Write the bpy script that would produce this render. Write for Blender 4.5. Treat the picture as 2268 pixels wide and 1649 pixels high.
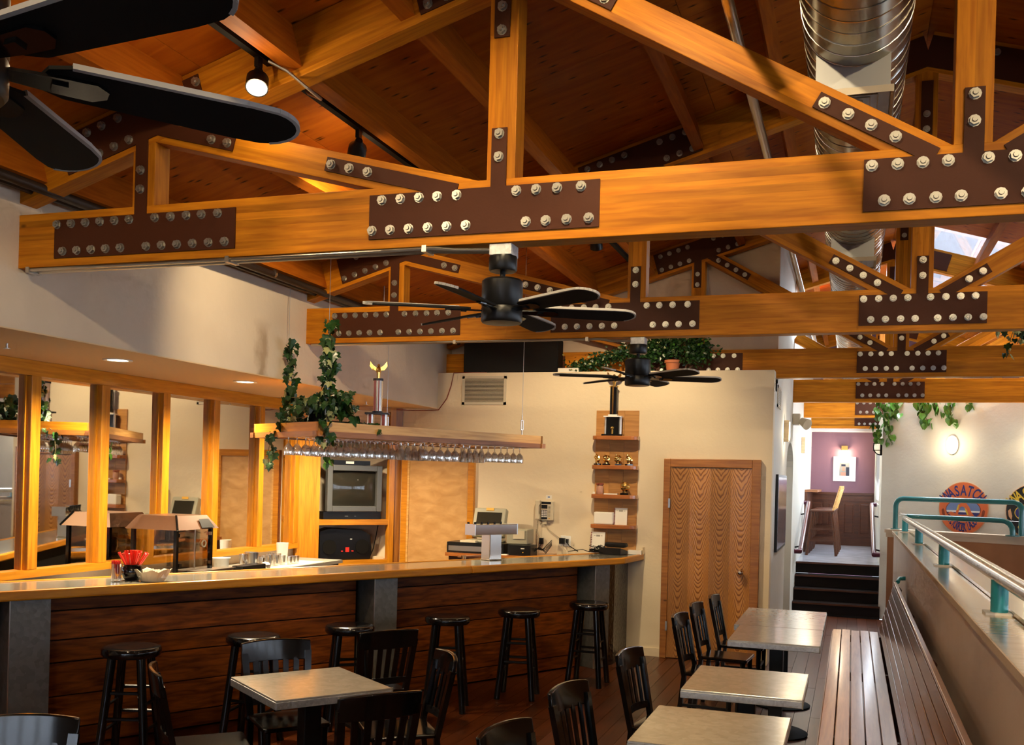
import bpy, bmesh, math, random
from mathutils import Vector, Matrix, Euler
random.seed(7)
PI = math.pi
for o in list(bpy.data.objects): bpy.data.objects.remove(o, do_unlink=True)
S = bpy.context.scene
C = S.collection

# ------------------------------------------------------------------ camera
F_PX, YAW, ROLL, CAM_H = 2218.0, math.radians(18.763), math.radians(1.4804), 1.9
_f = Vector((-math.sin(YAW), math.cos(YAW), 0)); _r = Vector((math.cos(YAW), math.sin(YAW), 0)); _d = Vector((0, 0, -1))
_c, _s = math.cos(ROLL), math.sin(ROLL)
_R = _c * _r - _s * _d; _D = _s * _r + _c * _d
cam = bpy.data.cameras.new('camera'); co = bpy.data.objects.new('camera', cam); C.objects.link(co)
m = Matrix.Identity(4)
for i in range(3):
    m[i][0] = _R[i]; m[i][1] = -_D[i]; m[i][2] = -_f[i]
m[2][3] = CAM_H
co.matrix_world = m
cam.sensor_fit = 'HORIZONTAL'; cam.sensor_width = 36.0; cam.lens = 36.0 * F_PX / 2268
cam.shift_y = (1057 - 824.5) / 2268; cam.clip_start = 0.05; cam.clip_end = 200
S.camera = co

# ------------------------------------------------------------------ world, exposure
S.view_settings.view_transform = 'Standard'; S.view_settings.look = 'None'
S.view_settings.gamma = 1.0; S.view_settings.use_curve_mapping = False
S.view_settings.exposure = 0.3
S.cycles.use_denoising = True; S.cycles.use_adaptive_sampling = True; S.cycles.adaptive_threshold = 0.1; S.cycles.adaptive_min_samples = 12
S.cycles.max_bounces = 6; S.cycles.diffuse_bounces = 3; S.cycles.glossy_bounces = 3
S.cycles.transmission_bounces = 6; S.cycles.transparent_max_bounces = 12
S.cycles.caustics_reflective = False; S.cycles.caustics_refractive = False
S.cycles.sample_clamp_indirect = 6.0
W = bpy.data.worlds.new('world'); S.world = W; W.use_nodes = True
bg = W.node_tree.nodes['Background']; bg.inputs[0].default_value = (0.72, 0.84, 1.0, 1); bg.inputs[1].default_value = 3.0

WARM = (1.0, 0.76, 0.44); WARM2 = (1.0, 0.80, 0.52); DAY = (0.80, 0.89, 1.0)
def area_light(name, loc, direction, sx, sy, power, color):
    l = bpy.data.lights.new(name, 'AREA'); l.shape = 'RECTANGLE'; l.size = sx; l.size_y = sy; l.energy = power; l.color = color
    o = bpy.data.objects.new(name, l); C.objects.link(o); o.location = loc
    o.rotation_euler = Vector(direction).to_track_quat('-Z', 'Y').to_euler()
    return o
# daylight entering through the windows of the side and rear walls and the roof light
area_light('window_daylight', (6.05, 3.2, 1.9), (-1, 0, -0.12), 7.0, 1.5, 60, DAY)
area_light('window_daylight', (6.05, 10.6, 1.9), (-1, 0, -0.12), 5.0, 1.5, 60, DAY)
area_light('window_daylight', (-0.8, -4.35, 1.75), (0, 1, 0.05), 6.0, 1.4, 34, DAY)
area_light('skylight_daylight', (1.25, 15.4, 4.84), (-0.05, 0, -1), 1.2, 4.2, 560, DAY)
area_light('window_daylight', (0.40, 19.1, 2.25), (-1, 0, -0.25), 3.0, 1.2, 80, DAY)  # added to brighten the upper room, set in a made-up window
def spot(name, loc, target, power, angle, color=WARM, blend=0.6, size=0.05):
    l = bpy.data.lights.new(name, 'SPOT'); l.energy = power; l.spot_size = math.radians(angle); l.spot_blend = blend
    l.color = color; l.shadow_soft_size = size
    o = bpy.data.objects.new(name, l); C.objects.link(o); o.location = loc
    o.rotation_euler = (Vector(target) - Vector(loc)).to_track_quat('-Z', 'Y').to_euler()
    return o
def point(name, loc, power, color=WARM, size=0.05):
    l = bpy.data.lights.new(name, 'POINT'); l.energy = power; l.color = color; l.shadow_soft_size = size
    o = bpy.data.objects.new(name, l); C.objects.link(o); o.location = loc
    return o

# ------------------------------------------------------------------ materials
MATS = {}
def newmat(name):
    mt = bpy.data.materials.new(name); mt.use_nodes = True; MATS[name] = mt
    nt = mt.node_tree; return mt, nt, nt.nodes['Principled BSDF']
def plain(name, col, rough=0.5, metal=0.0, emit=None, es=0.0, spec=0.5, bump=0.0, bscale=40.0, var=0.0, vscale=6.0, coat=0.0):
    mt, nt, b = newmat(name)
    b.inputs['Base Color'].default_value = (*col, 1); b.inputs['Roughness'].default_value = rough
    b.inputs['Metallic'].default_value = metal; b.inputs['Specular IOR Level'].default_value = spec
    if coat: b.inputs['Coat Weight'].default_value = coat; b.inputs['Coat Roughness'].default_value = 0.08
    if emit: b.inputs['Emission Color'].default_value = (*emit, 1); b.inputs['Emission Strength'].default_value = es
    if bump or var:
        tc = nt.nodes.new('ShaderNodeTexCoord')
        n = nt.nodes.new('ShaderNodeTexNoise'); n.inputs['Detail'].default_value = 5; nt.links.new(tc.outputs['Object'], n.inputs['Vector'])
        if var:
            n.inputs['Scale'].default_value = vscale
            r = nt.nodes.new('ShaderNodeValToRGB'); r.color_ramp.elements[0].position = 0.3; r.color_ramp.elements[1].position = 0.72
            r.color_ramp.elements[0].color = (*[c * (1 - var) for c in col], 1); r.color_ramp.elements[1].color = (*[min(1, c * (1 + var)) for c in col], 1)
            nt.links.new(n.outputs['Fac'], r.inputs['Fac']); nt.links.new(r.outputs['Color'], b.inputs['Base Color'])
        if bump:
            n2 = nt.nodes.new('ShaderNodeTexNoise'); n2.inputs['Scale'].default_value = bscale; n2.inputs['Detail'].default_value = 2
            nt.links.new(tc.outputs['Object'], n2.inputs['Vector'])
            bp = nt.nodes.new('ShaderNodeBump'); bp.inputs['Strength'].default_value = bump; bp.inputs['Distance'].default_value = 0.02
            nt.links.new(n2.outputs['Fac'], bp.inputs['Height']); nt.links.new(bp.outputs['Normal'], b.inputs['Normal'])
    return mt
def wood(name, dark, light, rough=0.45, lam=0.0, lamvar=0.25, knots=0.0, sx=1.2, sy=16.0, coat=0.0, spots=0.0, objvar=0.25, spec=0.5):
    """grain runs along the object's local X; lam = height of glued layers along local Z"""
    mt, nt, b = newmat(name); N = nt.nodes.new; L = nt.links.new
    tc = N('ShaderNodeTexCoord'); oi = N('ShaderNodeObjectInfo')
    mul = N('ShaderNodeMath'); mul.operation = 'MULTIPLY'; mul.inputs[1].default_value = 37.0; L(oi.outputs['Random'], mul.inputs[0])
    add = N('ShaderNodeVectorMath'); add.operation = 'ADD'; L(tc.outputs['Object'], add.inputs[0]); L(mul.outputs[0], add.inputs[1])
    sep = N('ShaderNodeSeparateXYZ'); L(tc.outputs['Object'], sep.inputs[0])
    vec = add.outputs[0]; lamv = None
    if lam:
        dv = N('ShaderNodeMath'); dv.operation = 'DIVIDE'; dv.inputs[1].default_value = lam; L(sep.outputs['Z'], dv.inputs[0])
        fl = N('ShaderNodeMath'); fl.operation = 'FLOOR'; L(dv.outputs[0], fl.inputs[0])
        a2 = N('ShaderNodeMath'); a2.operation = 'ADD'; L(fl.outputs[0], a2.inputs[0]); L(mul.outputs[0], a2.inputs[1])
        wn = N('ShaderNodeTexWhiteNoise'); wn.noise_dimensions = '1D'; L(a2.outputs[0], wn.inputs['W'])
        lamv = wn.outputs['Value']
        m3 = N('ShaderNodeMath'); m3.operation = 'MULTIPLY'; m3.inputs[1].default_value = 9.0; L(lamv, m3.inputs[0])
        cb = N('ShaderNodeCombineXYZ'); L(m3.outputs[0], cb.inputs[0])
        a3 = N('ShaderNodeVectorMath'); a3.operation = 'ADD'; L(vec, a3.inputs[0]); L(cb.outputs[0], a3.inputs[1]); vec = a3.outputs[0]
    mp = N('ShaderNodeMapping'); mp.inputs['Scale'].default_value = (sx, sy, sy); L(vec, mp.inputs['Vector'])
    n = N('ShaderNodeTexNoise'); n.inputs['Scale'].default_value = 2.6; n.inputs['Detail'].default_value = 4; n.inputs['Distortion'].default_value = 0.5; L(mp.outputs[0], n.inputs['Vector'])
    r = N('ShaderNodeValToRGB'); r.color_ramp.elements[0].position = 0.32; r.color_ramp.elements[1].position = 0.68
    r.color_ramp.elements[0].color = (*dark, 1); r.color_ramp.elements[1].color = (*light, 1); L(n.outputs['Fac'], r.inputs['Fac'])
    col = r.outputs['Color']
    def scale_by(col, fac_out, lo, hi):
        mr = N('ShaderNodeMapRange'); mr.inputs['To Min'].default_value = lo; mr.inputs['To Max'].default_value = hi; L(fac_out, mr.inputs['Value'])
        hs = N('ShaderNodeMix'); hs.data_type = 'RGBA'; hs.blend_type = 'MULTIPLY'; hs.inputs['Factor'].default_value = 1.0
        cc = N('ShaderNodeCombineColor'); [L(mr.outputs[0], cc.inputs[i]) for i in range(3)]
        L(col, hs.inputs[6]); L(cc.outputs[0], hs.inputs[7]); return hs.outputs[2]
    if lam: col = scale_by(col, lamv, 1 - lamvar, 1 + lamvar)
    if objvar: col = scale_by(col, oi.outputs['Random'], 1 - objvar, 1 + objvar * 0.6)
    if knots or spots:
        vp = N('ShaderNodeMapping'); vp.inputs['Scale'].default_value = (1.0, 2.1, 2.1) if not spots else (1.0, 3.0, 3.0); L(vec, vp.inputs['Vector'])
        vo = N('ShaderNodeTexVoronoi'); vo.inputs['Scale'].default_value = 3.2 if not spots else 4.5; L(vp.outputs[0], vo.inputs['Vector'])
        if spots: vo.voronoi_dimensions = '2D'
        kr = N('ShaderNodeValToRGB'); kr.color_ramp.elements[0].position = 0.03; kr.color_ramp.elements[1].position = 0.10 if not spots else 0.19
        L(vo.outputs['Distance'], kr.inputs['Fac'])
        inv = N('ShaderNodeMath'); inv.operation = 'SUBTRACT'; inv.inputs[0].default_value = 1.0; L(kr.outputs['Color'], inv.inputs[1])
        gate = N('ShaderNodeMath'); gate.operation = 'GREATER_THAN'; gate.inputs[1].default_value = 1 - (knots or spots)
        sc = N('ShaderNodeSeparateColor'); L(vo.outputs['Color'], sc.inputs[0]); L(sc.outputs[0], gate.inputs[0])
        mm = N('ShaderNodeMath'); mm.operation = 'MULTIPLY'; L(inv.outputs[0], mm.inputs[0]); L(gate.outputs[0], mm.inputs[1])
        mx = N('ShaderNodeMix'); mx.data_type = 'RGBA'; L(mm.outputs[0], mx.inputs['Factor']); L(col, mx.inputs[6]); mx.inputs[7].default_value = (*[c * (0.05 if spots else 0.22) for c in dark], 1); col = mx.outputs[2]
    L(col, b.inputs['Base Color']); b.inputs['Roughness'].default_value = rough; b.inputs['Specular IOR Level'].default_value = spec
    if coat: b.inputs['Coat Weight'].default_value = coat; b.inputs['Coat Roughness'].default_value = 0.12
    return mt
def oak(name, dark, light):
    """book-matched cathedral grain, repeated over four veneer leaves across local X, height along Z"""
    mt, nt, b = newmat(name); N = nt.nodes.new; L = nt.links.new
    tc = N('ShaderNodeTexCoord'); sep = N('ShaderNodeSeparateXYZ'); L(tc.outputs['Object'], sep.inputs[0])
    def MA(op, a, b=None, c=None):
        n_ = N('ShaderNodeMath'); n_.operation = op
        for i_, v_ in enumerate((a, b, c)):
            if v_ is None: continue
            if isinstance(v_, (int, float)): n_.inputs[i_].default_value = v_
            else: L(v_, n_.inputs[i_])
        return n_.outputs[0]
    X, Z = sep.outputs['X'], sep.outputs['Z']
    pp = MA('PINGPONG', MA('ADD', X, 0.43 + 0.1075), 0.1075)
    rr_ = MA('MULTIPLY', MA('MULTIPLY', pp, pp), 15.0)
    nz = N('ShaderNodeTexNoise'); nz.inputs['Scale'].default_value = 4.0; nz.inputs['Detail'].default_value = 3
    cbx = N('ShaderNodeCombineXYZ'); L(pp, cbx.inputs[0]); L(MA('MULTIPLY', Z, 0.5), cbx.inputs[2]); L(cbx.outputs[0], nz.inputs['Vector'])
    nz2 = N('ShaderNodeTexNoise'); nz2.inputs['Scale'].default_value = 55.0; nz2.inputs['Detail'].default_value = 2; L(tc.outputs['Object'], nz2.inputs['Vector'])
    slope = MA('ADD', 1.0, MA('MULTIPLY', MA('SUBTRACT', 2.1, Z), 1.3))
    ph = MA('SUBTRACT', Z, MA('MULTIPLY', rr_, slope))
    ph = MA('ADD', ph, MA('MULTIPLY', nz.outputs['Fac'], 0.42)); ph = MA('ADD', ph, MA('MULTIPLY', nz2.outputs['Fac'], 0.016))
    sn_ = MA('SINE', MA('MULTIPLY', ph, 105.0))
    class _o: pass
    sn = _o(); sn.outputs = [sn_]
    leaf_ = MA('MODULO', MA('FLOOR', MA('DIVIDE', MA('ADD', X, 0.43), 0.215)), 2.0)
    r = N('ShaderNodeValToRGB'); r.color_ramp.elements[0].position = 0.0; r.color_ramp.elements[1].position = 0.55
    mr = N('ShaderNodeMapRange'); mr.inputs['From Min'].default_value = -1; L(sn.outputs[0], mr.inputs['Value']); L(mr.outputs[0], r.inputs['Fac'])
    r.color_ramp.elements[0].color = (*dark, 1); r.color_ramp.elements[1].color = (*light, 1)
    lv = MA('MULTIPLY_ADD', leaf_, 0.28, 0.88); cc_ = N('ShaderNodeCombineColor'); [L(lv, cc_.inputs[i]) for i in range(3)]  # sheen of alternate leaves painted into their base colour
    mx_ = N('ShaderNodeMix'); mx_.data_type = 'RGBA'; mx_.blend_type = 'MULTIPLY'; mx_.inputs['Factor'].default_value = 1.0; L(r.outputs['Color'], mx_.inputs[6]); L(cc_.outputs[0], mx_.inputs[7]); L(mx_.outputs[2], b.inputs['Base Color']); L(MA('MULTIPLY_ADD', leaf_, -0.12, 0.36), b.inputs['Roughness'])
    bp = N('ShaderNodeBump'); bp.inputs['Strength'].default_value = 0.15; bp.inputs['Distance'].default_value = 0.004; L(mr.outputs[0], bp.inputs['Height']); L(bp.outputs['Normal'], b.inputs['Normal'])
    return mt
def glassy(name, tint=(1, 1, 1), refl=1.0, haze=0.0, glint_mix=0.0):
    mt = bpy.data.materials.new(name); mt.use_nodes = True; nt = mt.node_tree; nt.nodes.clear(); MATS[name] = mt
    N = nt.nodes.new; L = nt.links.new
    out = N('ShaderNodeOutputMaterial'); tr = N('ShaderNodeBsdfTransparent'); tr.inputs[0].default_value = (*tint, 1)
    gl = N('ShaderNodeBsdfGlossy'); gl.inputs['Roughness'].default_value = 0.03; gl.inputs[0].default_value = (refl, refl, refl, 1)
    lw = N('ShaderNodeLayerWeight'); lw.inputs['Blend'].default_value = 0.35
    mr = N('ShaderNodeMapRange'); mr.inputs['To Min'].default_value = 0.06 + haze; mr.inputs['To Max'].default_value = 0.9; L(lw.outputs['Facing'], mr.inputs['Value'])
    mx = N('ShaderNodeMixShader'); L(mr.outputs[0], mx.inputs[0]); L(tr.outputs[0], mx.inputs[1]); L(gl.outputs[0], mx.inputs[2]); L(mx.outputs[0], out.inputs[0])
    if glint_mix:      # pale diffuse mixed in to paint sparkle on the glass
        df = N('ShaderNodeBsdfDiffuse'); df.inputs[0].default_value = (0.9, 0.88, 0.82, 1); m2 = N('ShaderNodeMixShader'); m2.inputs[0].default_value = glint_mix
        L(mx.outputs[0], m2.inputs[1]); L(df.outputs[0], m2.inputs[2]); L(m2.outputs[0], out.inputs[0])
    return mt
def speckle(name, c1, c2, rough, metal, scale=60.0, bump=0.0):
    mt, nt, b = newmat(name); N = nt.nodes.new; L = nt.links.new
    tc = N('ShaderNodeTexCoord'); v = N('ShaderNodeTexVoronoi'); v.inputs['Scale'].default_value = scale; L(tc.outputs['Object'], v.inputs['Vector'])
    n = N('ShaderNodeTexNoise'); n.inputs['Scale'].default_value = scale * 0.12; n.inputs['Detail'].default_value = 4; L(tc.outputs['Object'], n.inputs['Vector'])
    sc = N('ShaderNodeSeparateColor'); L(v.outputs['Color'], sc.inputs[0])
    av = N('ShaderNodeMath'); av.operation = 'MULTIPLY_ADD'; av.inputs[1].default_value = 0.55; L(sc.outputs[0], av.inputs[0])
    m2 = N('ShaderNodeMath'); m2.operation = 'MULTIPLY'; m2.inputs[1].default_value = 0.5; L(n.outputs['Fac'], m2.inputs[0]); L(m2.outputs[0], av.inputs[2])
    r = N('ShaderNodeValToRGB'); r.color_ramp.elements[0].color = (*c1, 1); r.color_ramp.elements[1].color = (*c2, 1); L(av.outputs[0], r.inputs['Fac'])
    L(r.outputs['Color'], b.inputs['Base Color']); b.inputs['Roughness'].default_value = rough; b.inputs['Metallic'].default_value = metal
    if bump:
        bp = N('ShaderNodeBump'); bp.inputs['Strength'].default_value = bump; bp.inputs['Distance'].default_value = 0.01
        L(v.outputs['Distance'], bp.inputs['Height']); L(bp.outputs['Normal'], b.inputs['Normal'])
    return mt

wood('glulam', (0.42, 0.130, 0.004), (0.62, 0.225, 0.008), rough=0.50, spec=0.18, lam=0.038, lamvar=0.21, knots=0.10, objvar=0.10)
wood('plywood', (0.38, 0.086, 0.006), (0.52, 0.138, 0.007), rough=0.6, spec=0.15, sx=0.9, sy=6.0, spots=0.35, objvar=0.16)
wood('purlin_fir', (0.34, 0.080, 0.004), (0.48, 0.128, 0.007), rough=0.55, spec=0.15, knots=0.12, objvar=0.14)
wood('pine_trim', (0.48, 0.170, 0.008), (0.66, 0.270, 0.016), rough=0.32, knots=0.10, coat=0.12, spec=0.35, objvar=0.10)
wood('maple_board', (0.52, 0.27, 0.075), (0.70, 0.42, 0.14), rough=0.4, objvar=0.08)
wood('walnut_strip', (0.20, 0.075, 0.026), (0.34, 0.14, 0.055), rough=0.45, objvar=0.1)
wood('bar_plank', (0.085, 0.018, 0.0025), (0.29, 0.072, 0.008), rough=0.5, spec=0.2, knots=0.30, sx=1.6, sy=12, objvar=0.30)
wood('floor_plank', (0.055, 0.012, 0.003), (0.10, 0.024, 0.005), rough=0.30, sx=1.0, sy=14, objvar=0.35)
wood('bench_slat', (0.40, 0.18, 0.055), (0.56, 0.27, 0.085), rough=0.28, sx=1.0, sy=18, objvar=0.30, coat=0.3)
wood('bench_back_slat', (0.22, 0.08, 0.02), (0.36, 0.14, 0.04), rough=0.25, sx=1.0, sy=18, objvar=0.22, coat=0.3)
wood('birch', (0.46, 0.24, 0.075), (0.62, 0.36, 0.14), rough=0.35, sx=2.0, sy=4.0, objvar=0.0)
wood('cap_wood', (0.56, 0.42, 0.24), (0.72, 0.56, 0.34), rough=0.18, sx=0.8, sy=10, objvar=0.05, coat=0.5)
wood('wainscot', (0.055, 0.014, 0.004), (0.10, 0.027, 0.007), rough=0.35, objvar=0.15)
wood('shelf_cherry', (0.34, 0.10, 0.022), (0.48, 0.17, 0.04), rough=0.25, coat=0.5, objvar=0.1)
wood('shelf_pine', (0.42, 0.19, 0.05), (0.58, 0.29, 0.085), rough=0.4, objvar=0.14, knots=0.12)
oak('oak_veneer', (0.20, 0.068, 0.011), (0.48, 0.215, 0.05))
wood('door_casing', (0.30, 0.11, 0.022), (0.45, 0.18, 0.038), rough=0.35, knots=0.15, objvar=0.1)
plain('plaster_warm', (0.80, 0.68, 0.49), 0.85, bump=0.10, bscale=25, var=0.03, vscale=1.5)
plain('plaster_pink', (0.66, 0.52, 0.39), 0.85, bump=0.10, bscale=25, var=0.05, vscale=1.2)
plain('plaster_cool', (0.70, 0.69, 0.62), 0.8, bump=0.08, bscale=25, var=0.02)
plain('plaster_upper', (0.70, 0.585, 0.45), 0.85, bump=0.12, bscale=20, var=0.09, vscale=1.1)
def water_stain(mt, yc, z0, z1, half, col):
    """an old brown water stain running down the left wall (object space equals world space there)"""
    nt = mt.node_tree; N = nt.nodes.new; L = nt.links.new; b = nt.nodes['Principled BSDF']; src = b.inputs['Base Color'].links[0].from_socket
    tc = N('ShaderNodeTexCoord'); sp_ = N('ShaderNodeSeparateXYZ'); L(tc.outputs['Object'], sp_.inputs[0])
    n = N('ShaderNodeTexNoise'); n.inputs['Scale'].default_value = 5.0; n.inputs['Detail'].default_value = 4; L(tc.outputs['Object'], n.inputs['Vector'])
    def MA(op, a, b_=None):
        m_ = N('ShaderNodeMath'); m_.operation = op; m_.use_clamp = op == 'MULTIPLY_ADD'
        for i_, v_ in enumerate((a, b_)):
            if v_ is None: continue
            if isinstance(v_, (int, float)): m_.inputs[i_].default_value = v_
            else: L(v_, m_.inputs[i_])
        return m_.outputs[0]
    yy = MA('ADD', MA('SUBTRACT', sp_.outputs['Y'], yc), MA('MULTIPLY', MA('SUBTRACT', n.outputs['Fac'], 0.5), 0.28))
    d = MA('DIVIDE', MA('ABSOLUTE', yy), half)
    mr = N('ShaderNodeMapRange'); mr.inputs['From Min'].default_value = 0.3; mr.inputs['From Max'].default_value = 1.0; mr.inputs['To Min'].default_value = 0.75; mr.inputs['To Max'].default_value = 0.0; L(d, mr.inputs['Value'])
    mz = N('ShaderNodeMapRange'); mz.inputs['From Min'].default_value = z1; mz.inputs['From Max'].default_value = z1 - 0.15; L(sp_.outputs['Z'], mz.inputs['Value'])
    f = MA('MULTIPLY', mr.outputs[0], mz.outputs[0])
    mx = N('ShaderNodeMix'); mx.data_type = 'RGBA'; L(f, mx.inputs['Factor']); L(src, mx.inputs[6]); mx.inputs[7].default_value = (*col, 1); L(mx.outputs[2], b.inputs['Base Color'])
water_stain(MATS['plaster_upper'], 7.12, 2.68, 3.16, 0.11, (0.36, 0.25, 0.15))
plain('soffit_paint', (0.74, 0.54, 0.32), 0.8)
plain('half_wall_panel', (0.66, 0.52, 0.43), 0.42, bump=0.05, bscale=60, var=0.06, vscale=3)
plain('cross_wall_panel', (0.40, 0.17, 0.07), 0.5, var=0.08)
plain('purple_paint', (0.22, 0.105, 0.135), 0.7, bump=0.05)
plain('stair_dark', (0.009, 0.005, 0.004), 0.6, spec=0.2)
plain('blue_floor', (0.42, 0.43, 0.48), 0.22, var=0.18, vscale=4)
plain('plate_brown', (0.062, 0.016, 0.005), 0.55, spec=0.2, bump=0.03, bscale=80)
plain('zinc_bolt', (0.42, 0.405, 0.36), 0.36, 0.9)
plain('conduit', (0.60, 0.56, 0.48), 0.35, 1.0)
plain('black_pipe', (0.022, 0.013, 0.009), 0.45)
plain('black_gloss', (0.003, 0.003, 0.0035), 0.16, coat=0.25)
plain('black_satin', (0.004, 0.004, 0.0045), 0.36, spec=0.35)
plain('black_matte', (0.0035, 0.0032, 0.003), 0.75, spec=0.2)
plain('dust', (0.42, 0.40, 0.37), 0.95)
plain('chrome', (0.82, 0.80, 0.76), 0.10, 1.0)
plain('brushed_steel', (0.62, 0.60, 0.56), 0.30, 1.0)
speckle('galvanized', (0.58, 0.55, 0.47), (0.78, 0.75, 0.66), 0.20, 0.45, 34.0)
speckle('galvanized_edge', (0.40, 0.41, 0.42), (0.66, 0.67, 0.68), 0.42, 0.6, 80.0)
speckle('post_metal', (0.13, 0.13, 0.12), (0.22, 0.22, 0.21), 0.5, 0.5, 30.0, 0.12)
speckle('hammered_black', (0.010, 0.010, 0.011), (0.022, 0.022, 0.024), 0.22, 0.2, 26.0, 0.5)
speckle('bar_zinc', (0.34, 0.33, 0.28), (0.50, 0.48, 0.41), 0.14, 0.6, 16.0)
speckle('duct_metal', (0.26, 0.225, 0.15), (0.34, 0.30, 0.21), 0.27, 1.0, 12.0)
plain('duct_seam', (0.85, 0.82, 0.75), 0.25, 1.0)
plain('grey_sheet', (0.42, 0.43, 0.44), 0.4, 0.6)
plain('cream_metal', (0.62, 0.55, 0.42), 0.5)
plain('vent_dark', (0.05, 0.04, 0.03), 0.8)
plain('white_paint', (0.82, 0.81, 0.78), 0.5)
plain('paper', (0.85, 0.82, 0.74), 0.8)
plain('mirror', (0.86, 0.86, 0.84), 0.02, 1.0)
plain('teal_paint', (0.012, 0.16, 0.17), 0.28, coat=0.4)
plain('teal_light', (0.02, 0.26, 0.30), 0.32, coat=0.3)
plain('maroon_paint', (0.075, 0.012, 0.03), 0.3, coat=0.3)
plain('terracotta', (0.52, 0.17, 0.07), 0.7)
plain('lamp_glow', (1, 1, 1), 0.5, emit=(1.0, 0.86, 0.62), es=30.0)
plain('can_glow', (1, 1, 1), 0.5, emit=(1.0, 0.80, 0.48), es=9.0)
plain('sconce_glow', (1, 1, 1), 0.5, emit=(1.0, 0.93, 0.80), es=2.2)
plain('lamp_dim', (0.9, 0.85, 0.7), 0.4, emit=(1.0, 0.85, 0.6), es=0.6)
plain('ivy', (0.016, 0.055, 0.012), 0.32, var=0.4, vscale=20)
plain('ivy_pale', (0.30, 0.32, 0.14), 0.4)
plain('pothos', (0.07, 0.19, 0.022), 0.35, var=0.45, vscale=12)
plain('vine_stem', (0.10, 0.075, 0.03), 0.7)
plain('crt_glass', (0.028, 0.026, 0.020), 0.06)
plain('tv_grey', (0.10, 0.105, 0.105), 0.35)
plain('red_straw', (0.72, 0.035, 0.015), 0.35)
plain('red_drink', (0.50, 0.02, 0.01), 0.25)
plain('red_led', (0.2, 0, 0), 0.4, emit=(1, 0.05, 0.02), es=0.5)
plain('cream_plastic', (0.66, 0.58, 0.42), 0.4)
plain('grey_plastic', (0.36, 0.34, 0.25), 0.45)
plain('yellow_tag', (0.75, 0.40, 0.04), 0.5)
plain('gold', (0.85, 0.58, 0.18), 0.18, 1.0)
plain('copper_hood', (0.11, 0.05, 0.024), 0.35, 0.4)
plain('kettle_steel', (0.50, 0.40, 0.28), 0.22, 1.0)
plain('white_plastic', (0.84, 0.83, 0.78), 0.35)
plain('silver_stripe', (0.80, 0.78, 0.76), 0.22, 0.7)
plain('red_stripe', (0.24, 0.05, 0.05), 0.35)
plain('navy', (0.010, 0.012, 0.03), 0.4)
plain('sign_orange', (0.72, 0.17, 0.055), 0.5)
plain('sign_tan', (0.70, 0.38, 0.20), 0.5)
plain('sign_blue', (0.03, 0.035, 0.20), 0.5)
plain('sign_sky', (0.16, 0.25, 0.52), 0.5)
plain('sign_white', (0.85, 0.85, 0.85), 0.5)
plain('sign_gold', (0.78, 0.55, 0.05), 0.5)
plain('sign_black', (0.01, 0.01, 0.012), 0.4)
plain('sign_brown', (0.26, 0.05, 0.02), 0.5)
plain('tan_cord', (0.55, 0.46, 0.32), 0.6)
plain('stone_grey', (0.30, 0.28, 0.24), 0.6)
plain('jar_pink', (0.48, 0.24, 0.16), 0.35)
plain('foggy_picture', (0.42, 0.43, 0.52), 0.12, 0.8)
glassy('glass', (0.97, 0.97, 0.95), haze=0.16)
glassy('rack_glass', (0.98, 0.98, 0.96), haze=0.16, glint_mix=0.16)
glassy('case_glass', (0.86, 0.80, 0.70), haze=0.02)
glassy('window_glass', (0.97, 0.98, 1.0))

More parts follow.
